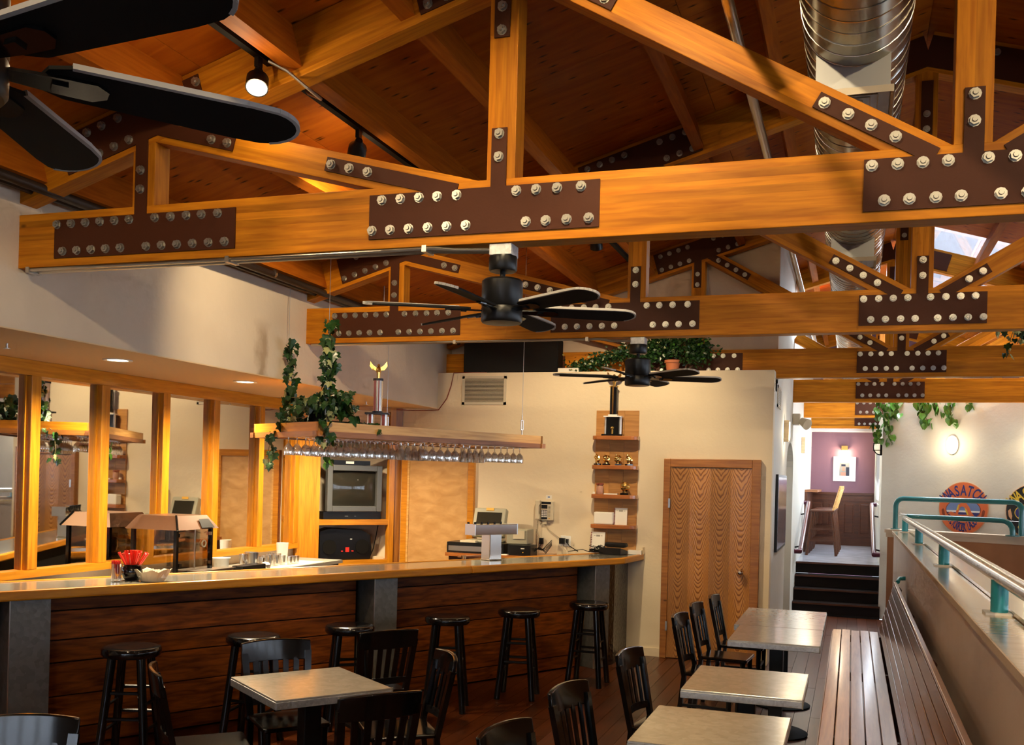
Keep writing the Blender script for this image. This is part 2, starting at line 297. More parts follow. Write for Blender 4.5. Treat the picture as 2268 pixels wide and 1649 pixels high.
# ------------------------------------------------------------------ mesh helpers
class MB:
    def __init__(s): s.v = []; s.f = []; s.mi = []; s.cur = 0
    def add(s, vs, fs):
        k = len(s.v); s.v += [tuple(p) for p in vs]; s.f += [tuple(i + k for i in q) for q in fs]; s.mi += [s.cur] * len(fs); return s
    def box(s, x0, x1, y0, y1, z0, z1):
        return s.add([(x0,y0,z0),(x1,y0,z0),(x1,y1,z0),(x0,y1,z0),(x0,y0,z1),(x1,y0,z1),(x1,y1,z1),(x0,y1,z1)],
                     [(0,3,2,1),(4,5,6,7),(0,1,5,4),(1,2,6,5),(2,3,7,6),(3,0,4,7)])
    def bar(s, p0, p1, w, d, up=(0, 0, 1)):
        p0 = Vector(p0); p1 = Vector(p1); x = (p1 - p0).normalized(); y = Vector(up).cross(x)
        if y.length < 1e-5: y = Vector((0, 1, 0)).cross(x)
        y.normalize(); z = x.cross(y); vs = []
        for p in (p0, p1):
            for a, b in ((-1, -1), (1, -1), (1, 1), (-1, 1)): vs.append(p + y * (a * w / 2) + z * (b * d / 2))
        return s.add(vs, [(0,1,2,3),(7,6,5,4),(0,4,5,1),(1,5,6,2),(2,6,7,3),(3,7,4,0)])
    def tube(s, pts, r, n=8, caps=True):
        pts = [Vector(p) for p in pts]; k0 = len(s.v); rings = []
        rr = r if isinstance(r, (list, tuple)) else [r] * len(pts)
        ref = None
        for i, p in enumerate(pts):
            t = (pts[min(i + 1, len(pts) - 1)] - pts[max(i - 1, 0)]).normalized()
            if ref is None:
                ref = Vector((0, 0, 1)) if abs(t.z) < 0.9 else Vector((1, 0, 0))
            a = ref - t * ref.dot(t); a.normalize(); ref = a; b = t.cross(a)
            rings.append([p + (a * math.cos(2*PI*j/n) + b * math.sin(2*PI*j/n)) * rr[i] for j in range(n)])
        vs = [q for R in rings for q in R]; fs = []
        for i in range(len(pts) - 1):
            for j in range(n): fs.append((i*n + j, i*n + (j+1) % n, (i+1)*n + (j+1) % n, (i+1)*n + j))
        if caps: fs.append(tuple(range(n - 1, -1, -1))); fs.append(tuple((len(pts)-1)*n + j for j in range(n)))
        return s.add(vs, fs)
    def cyl(s, c, r, h, n=16, r2=None, axis='z'):
        c = Vector(c); e = {'x': Vector((1,0,0)), 'y': Vector((0,1,0)), 'z': Vector((0,0,1))}[axis]
        return s.tube([c, c + e * h], [r, r if r2 is None else r2], n)
    def lathe(s, prof, n=16, c=(0, 0, 0), caps=True):
        vs = []; fs = []
        for r, z in prof:
            for j in range(n): vs.append((c[0] + r*math.cos(2*PI*j/n), c[1] + r*math.sin(2*PI*j/n), c[2] + z))
        for i in range(len(prof) - 1):
            for j in range(n): fs.append((i*n + j, i*n + (j+1) % n, (i+1)*n + (j+1) % n, (i+1)*n + j))
        if caps and prof[0][0] > 1.5e-4: fs.append(tuple(range(n - 1, -1, -1)))
        if caps and prof[-1][0] > 1.5e-4: fs.append(tuple((len(prof)-1)*n + j for j in range(n)))
        return s.add(vs, fs)
    def prism(s, poly, a, b, plane='xz'):
        """polygon (counter-clockwise) extruded from a to b along the missing axis"""
        n = len(poly)
        mk = {'xz': lambda p, t: (p[0], t, p[1]), 'xy': lambda p, t: (p[0], p[1], t), 'yz': lambda p, t: (t, p[0], p[1])}[plane]
        vs = [mk(p, a) for p in poly] + [mk(p, b) for p in poly]
        fs = [tuple(range(n)), tuple(range(2*n - 1, n - 1, -1))] + [(i, i + n, (i+1) % n + n, (i+1) % n) for i in range(n)]
        return s.add(vs, fs)
    def sphere(s, c, r, nu=12, nv=8, sc=(1, 1, 1)):
        vs = [(c[0], c[1], c[2] + r*sc[2])]; fs = []
        for i in range(1, nv):
            t = PI*i/nv
            for j in range(nu): vs.append((c[0] + r*sc[0]*math.sin(t)*math.cos(2*PI*j/nu), c[1] + r*sc[1]*math.sin(t)*math.sin(2*PI*j/nu), c[2] + r*sc[2]*math.cos(t)))
        vs.append((c[0], c[1], c[2] - r*sc[2])); e = len(vs) - 1
        for j in range(nu): fs.append((0, 1 + j, 1 + (j+1) % nu)); fs.append((e, 1 + (nv-2)*nu + (j+1) % nu, 1 + (nv-2)*nu + j))
        for i in range(nv - 2):
            for j in range(nu): fs.append((1 + i*nu + j, 1 + (i+1)*nu + j, 1 + (i+1)*nu + (j+1) % nu, 1 + i*nu + (j+1) % nu))
        return s.add(vs, fs)
    def xf(s, M):
        s.v = [tuple(M @ Vector(p)) for p in s.v]; return s
    def mesh(s, name, mats, smooth=False):
        me = bpy.data.meshes.new(name); me.from_pydata(s.v, [], s.f)
        for mt in (mats if isinstance(mats, (list, tuple)) else [mats]): me.materials.append(MATS[mt])
        if any(s.mi): me.polygons.foreach_set('material_index', s.mi)
        bm = bmesh.new(); bm.from_mesh(me); bmesh.ops.recalc_face_normals(bm, faces=bm.faces)
        if smooth:
            for f in bm.faces: f.smooth = True
            for e in bm.edges:
                if len(e.link_faces) == 2 and e.calc_face_angle(0) > 0.7: e.smooth = False
        bm.to_mesh(me); bm.free(); return me
def wm(o):
    M = o.matrix_basis.copy()
    return wm(o.parent) @ M if o.parent else M
def link(name, me, parent=None, M=None):
    o = bpy.data.objects.new(name, me); C.objects.link(o)
    if parent is not None: o.parent = parent
    if M is not None: o.matrix_basis = M
    return o
def part(name, mb, mat, parent=None, smooth=False, bevel=0.0, world=True):
    """mesh given in world coordinates (world=True) or in the parent's frame"""
    if parent is not None and world: mb.xf(wm(parent).inverted())
    o = link(name, mb.mesh(name, mat, smooth), parent)
    if bevel: bev(o, bevel)
    return o
def bev(o, w, seg=2):
    b = o.modifiers.new('bevel', 'BEVEL'); b.width = w; b.segments = seg; b.limit_method = 'ANGLE'; b.angle_limit = 0.7
def tag(o, label=None, cat=None, group=None, kind=None):
    if label: o['label'] = label
    if cat: o['category'] = cat
    if group: o['group'] = group
    if kind: o['kind'] = kind
    return o
def thing(name, label, cat, loc=(0, 0, 0), rotz=0.0, group=None):
    o = bpy.data.objects.new(name, None); C.objects.link(o); o.empty_display_size = 0.05
    o.matrix_basis = Matrix.Translation(loc) @ Matrix.Rotation(rotz, 4, 'Z')
    return tag(o, label, cat, group)
def struct(name, mb, mat, parent=None, smooth=False, **k):
    o = part(name, mb, mat, parent, smooth, **k)
    if parent is None: o['kind'] = 'structure'
    return o
def member(name, p0, p1, w, d, mat, parent=None, up=(0, 0, 1), bevel=0.0):
    """straight timber whose local X runs along its length so that the grain does too"""
    p0 = Vector(p0); p1 = Vector(p1); L = (p1 - p0).length; x = (p1 - p0) / L; y = Vector(up).cross(x)
    if y.length < 1e-5: y = Vector((0, 1, 0)).cross(x)
    y.normalize(); z = x.cross(y)
    M = Matrix.Identity(4)
    for i in range(3): M[i][0] = x[i]; M[i][1] = y[i]; M[i][2] = z[i]; M[i][3] = p0[i]
    me = MB().box(0, L, -w/2, w/2, -d/2, d/2).mesh(name, mat)
    if parent is not None: M = wm(parent).inverted() @ M
    o = link(name, me, parent, M)
    if bevel: bev(o, bevel)
    return o
def dup(root, M, label=None, group=None):
    r = root.copy(); C.objects.link(r); r.matrix_basis = M
    if label: r['label'] = label
    if group: r['group'] = group
    for ch in [c for c in root.children]:
        c = ch.copy(); C.objects.link(c); c.parent = r; c.matrix_parent_inverse = Matrix.Identity(4); c.matrix_basis = ch.matrix_basis.copy()
        for g in [c2 for c2 in ch.children]:
            d = g.copy(); C.objects.link(d); d.parent = c; d.matrix_parent_inverse = Matrix.Identity(4); d.matrix_basis = g.matrix_basis.copy()
    return r
def TR(x, y, z, rz=0.0, s=1.0): return Matrix.Translation((x, y, z)) @ Matrix.Rotation(rz, 4, 'Z') @ Matrix.Scale(s, 4)

# ================================================================== SETTING
RX = 0.445                                    # ridge line
TY = [1.34 + 3.24 * i for i in range(7)]      # truss front faces; TY[1] is the nearest one in view
SL = 0.297
def zb(x):
    xl = x if x <= RX else 2 * RX - x
    return 3.50 + SL * (xl + 4.34)
YB = 10.82; XL = -4.62; XM = -5.86; XC = -0.80; YF = -4.5; YE = 21.25; XR = 6.2
# floor of planks running away from the camera
fl = struct('floor', MB().box(-6.2, XR, YF, 15.3, -0.15, -0.012), 'stair_dark')
x = -6.0; rnd = random.Random(3)
plank_cache = {}
while x < 0.50:
    y = 1.0 + rnd.uniform(-1.2, 0)
    while y < 15.3:
        Ln = rnd.choice([1.8, 2.4, 3.0, 3.6]); y1 = min(y + Ln, 15.3)
        if y1 > 2.4 and y1 - y > 0.1:
            key = round(y1 - y, 2)
            if key not in plank_cache: plank_cache[key] = MB().box(0.002, y1 - y - 0.002, 0.0015, 0.1285, -0.012, 0).mesh('plank', 'floor_plank')
            link('plank', plank_cache[key], fl, Matrix.Translation((x + 0.13, y, 0)) @ Matrix.Rotation(PI/2, 4, 'Z'))
        y = y1
    x += 0.13
# upper level floor, stairs
struct('floor_upper', MB().box(XC, 0.42, 16.24, YE, 0.55, 0.71), 'blue_floor')
st = struct('stairs', MB().box(XC, 0.42, 15.36, 16.3, -0.1, 0.02), 'stair_dark')
for k in range(4):
    b = MB().box(XC + 0.002, 0.418, 15.37 + 0.28 * k, 16.25, 0.18 * k, 0.1775 * (k + 1)); b.box(XC + 0.002, 0.418, 15.345 + 0.28 * k, 15.40 + 0.28 * k, 0.1775 * (k + 1) - 0.03, 0.1775 * (k + 1) + (0 if k < 3 else 0.0))
    part('step', b, 'stair_dark', st)
    part('nosing', MB().box(XC + 0.004, 0.416, 15.340 + 0.28 * k, 15.352 + 0.28 * k, 0.1775 * (k + 1) - 0.022, 0.1775 * (k + 1) + 0.002), 'wainscot', st)
# walls
struct('wall_left', MB().box(XL - 0.15, XL, YF, YB + 0.4, 2.69, 3.66), 'plaster_upper')
struct('wall_mirror_side', MB().box(-6.1, XM - 0.02, YF, YB + 0.3, 0, 2.70), 'plaster_warm')
struct('soffit_left', MB().box(-6.1, XL - 0.001, YF, YB + 0.3, 2.682, 2.74), 'soffit_paint')
struct('wall_back', MB().box(-6.1, XC, YB, 11.03, 0, 3.10), 'plaster_warm')
struct('ledge_back', MB().box(-6.1, XC, 11.03, 11.24, 2.9, 3.035), 'plaster_warm')
struct('wall_back_upper', MB().prism([(-4.8, 3.0), (XC, 3.0), (XC, zb(XC) + 0.29), (-4.8, zb(-4.8) + 0.29)], 11.24, 11.36), 'plaster_pink')
# side wall of the passage, with an arched niche
yw0, yw1, ya, yb_ = 11.03, YE, 13.25, 14.75
arch = [(ya, 2.15)] + [((ya + yb_)/2 - (yb_ - ya)/2 * math.cos(PI*i/12), 2.15 + 0.32 * math.sin(PI*i/12)) for i in range(13)] + [(yb_, 2.15)]
wp = MB().box(XC - 0.2, XC, yw0, 11.36, 0, 3.09).box(XC - 0.2, XC, 11.36, ya, 0, 5.1).box(XC - 0.2, XC, yb_, yw1, 0, 5.1)
wp.prism([(ya, 5.1)] + arch[1:-1] + [(yb_, 5.1)], XC - 0.2, XC, 'yz')
wp.box(XC - 0.26, XC - 0.20, ya - 0.1, yb_ + 0.1, 0, 2.6)
struct('wall_passage', wp, 'plaster_cool')
struct('wall_sign', MB().prism([(0.40, 15.40), (0.42, 15.62), (3.6, 14.16), (3.52, 13.98)][::-1], 0, 3.10, 'xy'), 'plaster_cool')
struct('wall_passage_right', MB().box(0.42, 0.60, 15.62, 17.5, 0, 3.02).box(0.42, 0.60, 20.7, YE, 0, 3.02).box(0.42, 0.60, 17.5, 20.7, 0, 1.6).box(0.42, 0.60, 17.5, 20.7, 2.85, 3.02), 'plaster_cool')
upw = struct('window_40', MB().box(.45, .50, 17.5, 17.56, 1.6, 2.85).box(.45, .50, 20.64, 20.7, 1.6, 2.85).box(.45, .50, 19.07, 19.13, 1.6, 2.85).box(.45, .50, 17.5, 20.7, 1.6, 1.66).box(.45, .50, 17.5, 20.7, 2.79, 2.85), 'white_paint'); part('pane', MB().box(.47, .476, 17.5, 20.7, 1.6, 2.85), 'window_glass', upw)  # window added to dress the extra light of the upper room
struct('wall_end', MB().box(-1.0, 0.6, YE, YE + 0.15, 0.5, 3.04).box(-1.0, 6.2, YE + 0.15, YE + 0.3, 0, 5.2), 'purple_paint')
struct('trim_1', MB().box(XC, 0.42, YE - 0.28, YE, 2.985, 3.045), 'white_paint')
# right wall and wall behind the camera with their windows
def window_wall(name, horiz, pos, a0, a1, z0, z1, openings, wz0, wz1, mat):
    b = MB(); cuts = sorted(openings); cur = a0
    def bx(p0, p1, q0, q1):
        if horiz: b.box(p0, p1, pos, pos + 0.18, q0, q1)
        else: b.box(pos, pos + 0.18, p0, p1, q0, q1)
    for (o0, o1) in cuts:
        bx(cur, o0, z0, z1); bx(o0, o1, z0, wz0); bx(o0, o1, wz1, z1); cur = o1
    bx(cur, a1, z0, z1)
    return struct(name, b, mat)
rw = [(-0.3 + 1.5 * i, 0.9 + 1.5 * i) for i in range(9)]
window_wall('wall_right', False, XR, YF, YE, 0, 3.6, rw, 1.15, 2.65, 'plaster_cool')
fw = [(-3.9 + 1.35 * i, -2.85 + 1.35 * i) for i in range(7)]
window_wall('wall_front', True, YF - 0.18, -6.2, XR, 0, 5.3, fw, 1.0, 2.5, 'plaster_warm')
wn = 0
for horiz, lst, z0, z1 in ((False, rw, 1.15, 2.65), (True, fw, 1.0, 2.5)):
    for (a, c) in lst:
        wn += 1; b = MB(); mid = (a + c) / 2
        def bx(b, p0, p1, q0, q1, t0, t1):
            if horiz: b.box(p0, p1, YF - 0.14 + t0, YF - 0.14 + t1, q0, q1)
            else: b.box(XR + 0.08 + t0, XR + 0.08 + t1, p0, p1, q0, q1)
        for (p0, p1, q0, q1) in ((a, a + .05, z0, z1), (c - .05, c, z0, z1), (a, c, z0, z0 + .05), (a, c, z1 - .05, z1), (mid - .02, mid + .02, z0, z1), (a, c, (z0+z1)/2 - .02, (z0+z1)/2 + .02)): bx(b, p0, p1, q0, q1, 0, 0.06)
        w = struct('window_%d' % wn, b, 'pine_trim'); g = MB(); bx(g, a, c, z0, z1, 0.025, 0.030); part('pane', g, 'window_glass', w)
# roof: slabs, plywood sheets, purlins
SKY = (0.72, 1.85, 13.3, 17.6)
rb = MB()
def slab(b, x0, x1, y0, y1):
    b.prism([(x0, zb(x0) + 0.325), (x1, zb(x1) + 0.325), (x1, zb(x1) + 0.45), (x0, zb(x0) + 0.45)], y0, y1)
slab(rb, -6.3, RX, YF - 0.2, YE + 0.3)
for a in ((RX, 7.2, YF - 0.2, SKY[2]), (RX, 7.2, SKY[3], YE + 0.3), (RX, SKY[0], SKY[2], SKY[3]), (SKY[1], 7.2, SKY[2], SKY[3])): slab(rb, *a)
ceil = struct('ceiling', rb, 'plywood')
ang = math.atan(SL); sheet_cache = {}
def sheet(x0, x1, y0, y1):
    Ln = (x1 - x0) / math.cos(ang); key = (round(Ln, 3), round(y1 - y0, 3))
    if key not in sheet_cache: sheet_cache[key] = MB().box(0.002, key[0] - 0.002, 0.002, key[1] - 0.002, 0, 0.02).mesh('plywood_sheet', 'plywood')
    a = -ang if x1 <= RX + 1e-6 else ang
    link('plywood_sheet', sheet_cache[key], ceil, Matrix.Translation((x0, y0, zb(x0) + 0.301)) @ Matrix.Rotation(a, 4, 'Y'))
yy = -1.1
while yy < YE:
    y1 = min(yy + 1.22, YE + 0.2)
    for a, c in ((-4.75, -3.40), (-3.40, -1.07), (-1.07, RX), (RX, 1.96), (1.96, 4.29), (4.29, 5.7)):
        if c > RX and a < SKY[1] and y1 > SKY[2] and yy < SKY[3]:
            if a < SKY[0]: sheet(a, SKY[0], yy, y1)
            if c > SKY[1]: sheet(SKY[1], c, yy, y1)
        else: sheet(a, c, yy, y1)
    yy = y1
sk = struct('window_%d' % (wn + 1), MB().bar((SKY[0], SKY[2], zb(SKY[0]) + .36), (SKY[0], SKY[3], zb(SKY[0]) + .36), .05, .16).bar((SKY[1], SKY[2], zb(SKY[1]) + .36), (SKY[1], SKY[3], zb(SKY[1]) + .36), .05, .16), 'white_paint')
part('pane', MB().prism([(SKY[0], zb(SKY[0]) + .44), (SKY[1], zb(SKY[1]) + .44), (SKY[1], zb(SKY[1]) + .45), (SKY[0], zb(SKY[0]) + .45)], SKY[2], SKY[3]), 'window_glass', sk)
nl = Vector((-math.sin(ang), 0, math.cos(ang)))
for i in range(7):
    y0 = TY[i] + 0.13; y1 = TY[i + 1] if i < 6 else YE
    for xr in (-4.42, -3.45, -2.77, -2.13, -1.15, -0.5):
        c0 = Vector((xr, 0, zb(xr) + 0.045)) + nl * 0.128 - Vector((math.cos(ang), 0, math.sin(ang))) * 0.04
        if not (i >= 3 and xr < -0.9):
            member('purlin', (c0.x, y0, c0.z), (c0.x, y1, c0.z), 0.08, 0.25, 'purlin_fir', ceil, up=nl)
        if 2 * RX - c0.x < 3.4: member('purlin', (2*RX - c0.x, y0, c0.z), (2*RX - c0.x, y1, c0.z), 0.08, 0.25, 'purlin_fir', ceil, up=Vector((-nl.x, 0, nl.z)))
for xr in (-2.77, -2.13):       # the same purlins in the bay above the camera
    c0 = Vector((xr, 0, zb(xr) + 0.045)) + nl * 0.128 - Vector((math.cos(ang), 0, math.sin(ang))) * 0.04
    member('purlin', (c0.x, -1.9, c0.z), (c0.x, TY[0], c0.z), 0.08, 0.25, 'purlin_fir', ceil, up=nl)
member('wall_plate', (XL - 0.06, YF, 3.70), (XL - 0.06, YB + .4, 3.70), 0.16, 0.09, 'purlin_fir', ceil)

# ================================================================== TRUSSES
_b = MB(); _b.tube([(0, 0, 0), (0, -0.004, 0)], 0.026, 10); _b.tube([(0, -0.004, 0), (0, -0.020, 0)], 0.0215, 6); _b.tube([(0, -0.02, 0), (0, -0.027, 0)], [0.012, 0.010], 8)
BOLT = _b.mesh('bolt', 'zinc_bolt')
D1 = ((-3.72, 3.783), (-1.78, 3.278)); D2 = ((-1.6, 4.42), (0.36, 3.27))
def along(D, x): return D[0][1] + (x - D[0][0]) * (D[1][1] - D[0][1]) / (D[1][0] - D[0][0])
D2R = ((2*RX - 0.36, 3.27), (2*RX + 1.6, 4.42))
truss_words = {0: 'timber truss overhead, nearest the camera and above the frame', 1: 'nearest timber truss in view, crossing the whole picture with bolted brown plates',
    2: 'second timber truss in view, behind the near ceiling fan', 3: 'third timber truss, standing on the ledge with potted plants', 4: 'fourth timber truss, bearing on the pale passage wall',
    5: 'fifth timber truss, beyond the sign wall over the passage', 6: 'farthest timber truss, just above the purple wall'}
def truss(i):
    Y = TY[i]; far = i >= 4; yc = Y + 0.065
    t = thing('roof_truss', truss_words[i], 'truss', (RX, yc, 3.04), 0, 'timber roof trusses')
    x0 = XC - 0.1 if far else -4.72
    x1 = 5.65
    member('bottom_chord', (x0, yc, 3.195), (x1, yc, 3.195), 0.13, 0.31, 'glulam', t, bevel=0.004)
    xs = XC if far else -5.0
    member('top_chord', (xs, yc, zb(xs) + .15), (RX, yc, zb(RX) + .15), 0.13, 0.285, 'glulam', t, bevel=0.004)
    member('top_chord', (5.9, yc, zb(5.9) + .15), (RX, yc, zb(RX) + .15), 0.13, 0.285, 'glulam', t, bevel=0.004)
    kps = [(RX, .15)] + ([] if far else [(-3.755, .146), (-1.655, .146)]) + [(2*RX + 1.655, .146), (2*RX + 3.755, .146)]
    for kx, kw in kps: member('king_post', (kx, yc, 3.30), (kx, yc, zb(kx) + (.08 if kx != RX else .15)), 0.126, kw, 'glulam', t, up=(1, 0, 0), bevel=0.003)
    if not far:
        member('diagonal', (D1[0][0], yc, D1[0][1]), (D1[1][0], yc, D1[1][1]), 0.122, 0.145, 'glulam', t, bevel=0.003)
        member('diagonal', (D2[0][0], yc, D2[0][1]), (D2[1][0], yc, D2[1][1]), 0.120, 0.145, 'glulam', t, bevel=0.003)
    else:
        xa = XC + 0.02; member('diagonal', (xa, yc, along(D2, xa)), (D2[1][0], yc, D2[1][1]), 0.120, 0.145, 'glulam', t, bevel=0.003)
    member('diagonal', (D2R[1][0], yc, D2R[1][1]), (D2R[0][0], yc, D2R[0][1]), 0.120, 0.145, 'glulam', t, bevel=0.003)
    member('diagonal', (2*RX - D1[0][0], yc, D1[0][1]), (2*RX - D1[1][0], yc, D1[1][1]), 0.122, 0.145, 'glulam', t, bevel=0.003)
    if i == 0: return t
    y0, y1 = Y - 0.009, Y + 0.001
    def plate(rects, bolts, quads=()):
        b = MB()
        for k, (a, c, d, e) in enumerate(rects): b.box(a, c, y0 + 0.0004 * k, y1, d, e)
        for k, q in enumerate(quads): b.prism(q, y0 + 0.0007 + 0.0004 * k, y1)
        p = part('gusset_plate', b, 'plate_brown', t)
        inv = wm(p).inverted()
        for (bx, bz) in bolts:
            link('bolt', BOLT, p, inv @ Matrix.Translation((bx, y0 + 0.002, bz)) @ Matrix.Rotation(rnd.uniform(0, 1), 4, 'Y'))
    def strap(D, xa, xb, w=.036):
        za, zb_ = along(D, xa), along(D, xb); d = Vector((xb - xa, zb_ - za)).normalized(); n = Vector((-d.y, d.x)) * w
        return [(xa - n.x, za - n.y), (xb - n.x, zb_ - n.y), (xb + n.x, zb_ + n.y), (xa + n.x, za + n.y)]
    def chordplate(xa, xb):
        d = Vector((math.cos(ang), math.sin(ang))); n = Vector((-d.y, d.x)); p = Vector((xa, zb(xa) + .15)); q = Vector((xb, zb(xb) + .15)); h = .112
        return [tuple(p - n*h), tuple(q - n*h), tuple(q + n*h), tuple(p + n*h)]
    def cb(xs_, off): return [(x_, zb(x_) + off) for x_ in xs_]
    if not far:
        L = [-4.334 + .1 * k for k in range(6)] + [-3.663, -3.56, -3.457, -3.361, -3.258]
        Lb = [-4.29 + .1 * k for k in range(5)] + [-3.716 + .101 * k for k in range(6)]
        plate([(-4.355, -3.15, 3.085, 3.303), (-3.805, -3.727, 3.25, 3.75)], [(x_, 3.276) for x_ in L] + [(x_, 3.122) for x_ in Lb] + [(-3.766, 3.545), (-3.766, 3.44)])
        plate([], cb([-4.25, -4.15, -4.05, -3.95, -3.85], .075) + cb([-4.14, -4.04, -3.93, -3.62, -3.52, -3.42], .225) + [(-3.31, along(D1, -3.31)), (-3.21, along(D1, -3.21))],
              [chordplate(-4.30, -3.38), strap(D1, -3.80, -3.172)])
        M_ = [-2.285, -2.182, -2.08, -1.982, -1.878, -1.568, -1.468, -1.364, -1.246]
        Mb = [-2.336, -2.235, -2.133, -2.029, -1.927, -1.826, -1.516, -1.416, -1.313, -1.205]
        plate([(-2.355, -1.155, 3.088, 3.312), (-1.703, -1.624, 3.25, 3.596)], [(x_, 3.283) for x_ in M_] + [(x_, 3.131) for x_ in Mb] + [(-1.663, 3.567), (-1.663, 3.455)] + [(x_, along(D1, x_)) for x_ in (-2.58, -2.475, -2.37)],
              [strap(D1, -2.612, -1.88)])
        plate([(-1.703, -1.624, 4.037, 4.40)], [(-1.663, 4.07), (-1.663, 4.185)] + cb([-2.06, -1.96, -1.86, -1.76], .07) + cb([-2.08, -1.98, -1.88, -1.78], .225) + cb([-1.44, -1.34, -1.24], .075) + cb([-1.5, -1.4, -1.3], .225) + [(x_, along(D2, x_)) for x_ in (-1.44, -1.345, -1.25, -1.155)],
              [chordplate(-2.13, -1.19), strap(D2, -1.62, -1.107)])
    R_ = [.047, .151, .251, .35, .503, .605, .703, .80]; Rb = [.1, .201, .305, .403, .554, .655, .755, .855]
    plate([(.015, .878, 3.085, 3.310), (.408, .487, 3.25, 3.582)], [(x_, 3.281) for x_ in R_] + [(x_, 3.129) for x_ in Rb] + [(.447, 3.553), (.447, 3.44)] + [(x_, along(D2, x_)) for x_ in (-.155, -.055, .04, .14)] + [(x_, along(D2R, x_)) for x_ in (.845, .755)],
          [strap(D2, -.188, .30), strap(D2R, .887, .58)])
    plate([(.408, .487, 4.45, 4.85)], [(.447, 4.50), (.447, 4.61)] + cb([-.02, .08, .18], .22) + cb([0.7, 0.8, 0.9], .22), [chordplate(-.25, RX), [(2*RX - a, c) for a, c in chordplate(-.25, RX)][::-1]])
    return t
TR_ = [truss(i) for i in range(7)]

# ================================================================== BACK BAR MIRROR
mr = thing('back_bar_mirror', 'long back bar mirror divided into tall panes by pine mullions', 'mirror', (XM, 7.2, 1.06))
YM0, YM1 = 3.60, 9.75
muls = [5.18, 5.95, 6.69, 7.46, 8.205, 8.985]
member('sill', (XM + .03, YM0, 1.088), (XM + .03, YM1, 1.088), 0.07, 0.058, 'pine_trim', mr)
member('head', (XM + .03, YM0, 2.624), (XM + .03, YM1, 2.624), 0.07, 0.112, 'pine_trim', mr)
edges = [YM0 + .0] + muls + [YM1 - .05]
for k, y in enumerate(muls + [YM1 - .055, 4.41]):
    mo = member('mullion', (XM + .03, y, 1.115), (XM + .03, y, 2.57), 0.095, 0.07, 'pine_trim', mr, up=(1, 0, 0), bevel=0.006)
    part('bead', MB().box(XM, XM + .018, y - .062, y - .048, 1.115, 2.57).box(XM, XM + .018, y + .048, y + .062, 1.115, 2.57), 'pine_trim', mo)
pts = sorted([YM0, 4.41] + muls + [YM1 - .055])
for a, c in zip(pts, pts[1:]): part('mirror_pane', MB().box(XM - .015, XM, a, c, 1.10, 2.58), 'mirror', mr)
# recessed ceiling lights in the soffit
for k, (x, y, w) in enumerate(((-5.08, 5.97, 'nearest the camera'), (-5.07, 7.57, 'midway along the mirror'), (-5.04, 9.28, 'close to the television cabinet'))):
    t = thing('downlight', 'recessed round soffit downlight, ' + w, 'ceiling light', (x, y, 2.68), 0, 'soffit downlights')
    part('trim_ring', MB().lathe([(0.075, 0), (0.105, 0), (0.105, -0.006), (0.072, -0.004)], 24, caps=False), 'white_paint', t, True, world=False)
    part('lens', MB().lathe([(0.0001, -0.001), (0.074, -0.001), (0.074, -0.003), (0.0001, -0.003)], 24), 'can_glow', t, world=False)
    spot('downlight_lamp', (x, y, 2.66), (x + .05, y, 0.9), 330, 155, WARM2, 0.8, 0.07)
sp = thing('sprinkler', 'small sprinkler head under the soffit at the left edge', 'sprinkler', (-5.18, 5.06, 2.68))
part('stem', MB().cyl((0, 0, -.03), .008, .03, 8), 'brushed_steel', sp, world=False); part('deflector', MB().cyl((0, 0, -.035), .022, .004, 10), 'brushed_steel', sp, world=False)
sp2 = dup(sp, TR(-5.0, 9.75, 2.68), 'small sprinkler head under the soffit behind the hanging ivy')
# back counter under the mirror
t = thing('back_counter', 'long back counter below the mirror, mostly hidden by the bar', 'counter', (-5.6, 7.0, 0))
part('worktop', MB().box(XM - .018, -5.22, 6.3, 9.72, 0.925, 0.96), 'stone_grey', t); part('body', MB().box(XM - .018, -5.27, 6.3, 9.72, 0.0, 0.925), 'black_matte', t)

# ================================================================== TELEVISION CABINET
CQ = TR(-5.83, 9.75, 0, math.atan2(.801, .599))      # diagonal corner cabinet: local x along its face, local -y out of it
t = thing('tv_cabinet', 'tall pine corner cabinet with two open bays beside the mirror', 'cabinet'); t.matrix_basis = CQ
def lmember(name, p0, p1, w, d, mat, parent, up=(0, 0, 1)):
    M = wm(parent); return member(name, M @ Vector(p0), M @ Vector(p1), w, d, mat, parent, up=(M.to_3x3() @ Vector(up)))
lmember('corner_post', (.138, .03, 0), (.138, .03, 2.68), .06, .276, 'pine_trim', t, (1, 0, 0))
lmember('stile', (1.18, .03, 0), (1.18, .03, 2.68), .06, .072, 'pine_trim', t, (1, 0, 0)); lmember('scribe_strip', (1.265, .035, 0), (1.265, .035, 2.68), .03, .096, 'door_casing', t, (1, 0, 0))
lmember('bottom_rail', (.276, .03, .80), (1.144, .03, .80), .06, .20, 'pine_trim', t); lmember('header', (.276, .03, 2.115), (1.144, .03, 2.115), .06, .06, 'pine_trim', t)
lmember('upper_panel', (.276, .04, 2.56), (1.144, .04, 2.56), .03, .14, 'maple_board', t); lmember('upper_rail', (.276, .03, 2.655), (1.144, .03, 2.655), .06, .05, 'pine_trim', t)
tri = [(.06, .062), (1.28, .062), (1.22, .14), (.83, .63), (.14, .14)]
for nm, z0_, z1_ in (('shelf', 1.309, 1.371), ('bottom_panel', .86, .903), ('upper_shelf', 2.44, 2.47)): part(nm, MB().prism(tri, z0_, z1_, 'xy').box(.276, 1.144, 0.001, .061, z0_, z1_), 'pine_trim', t, world=False)
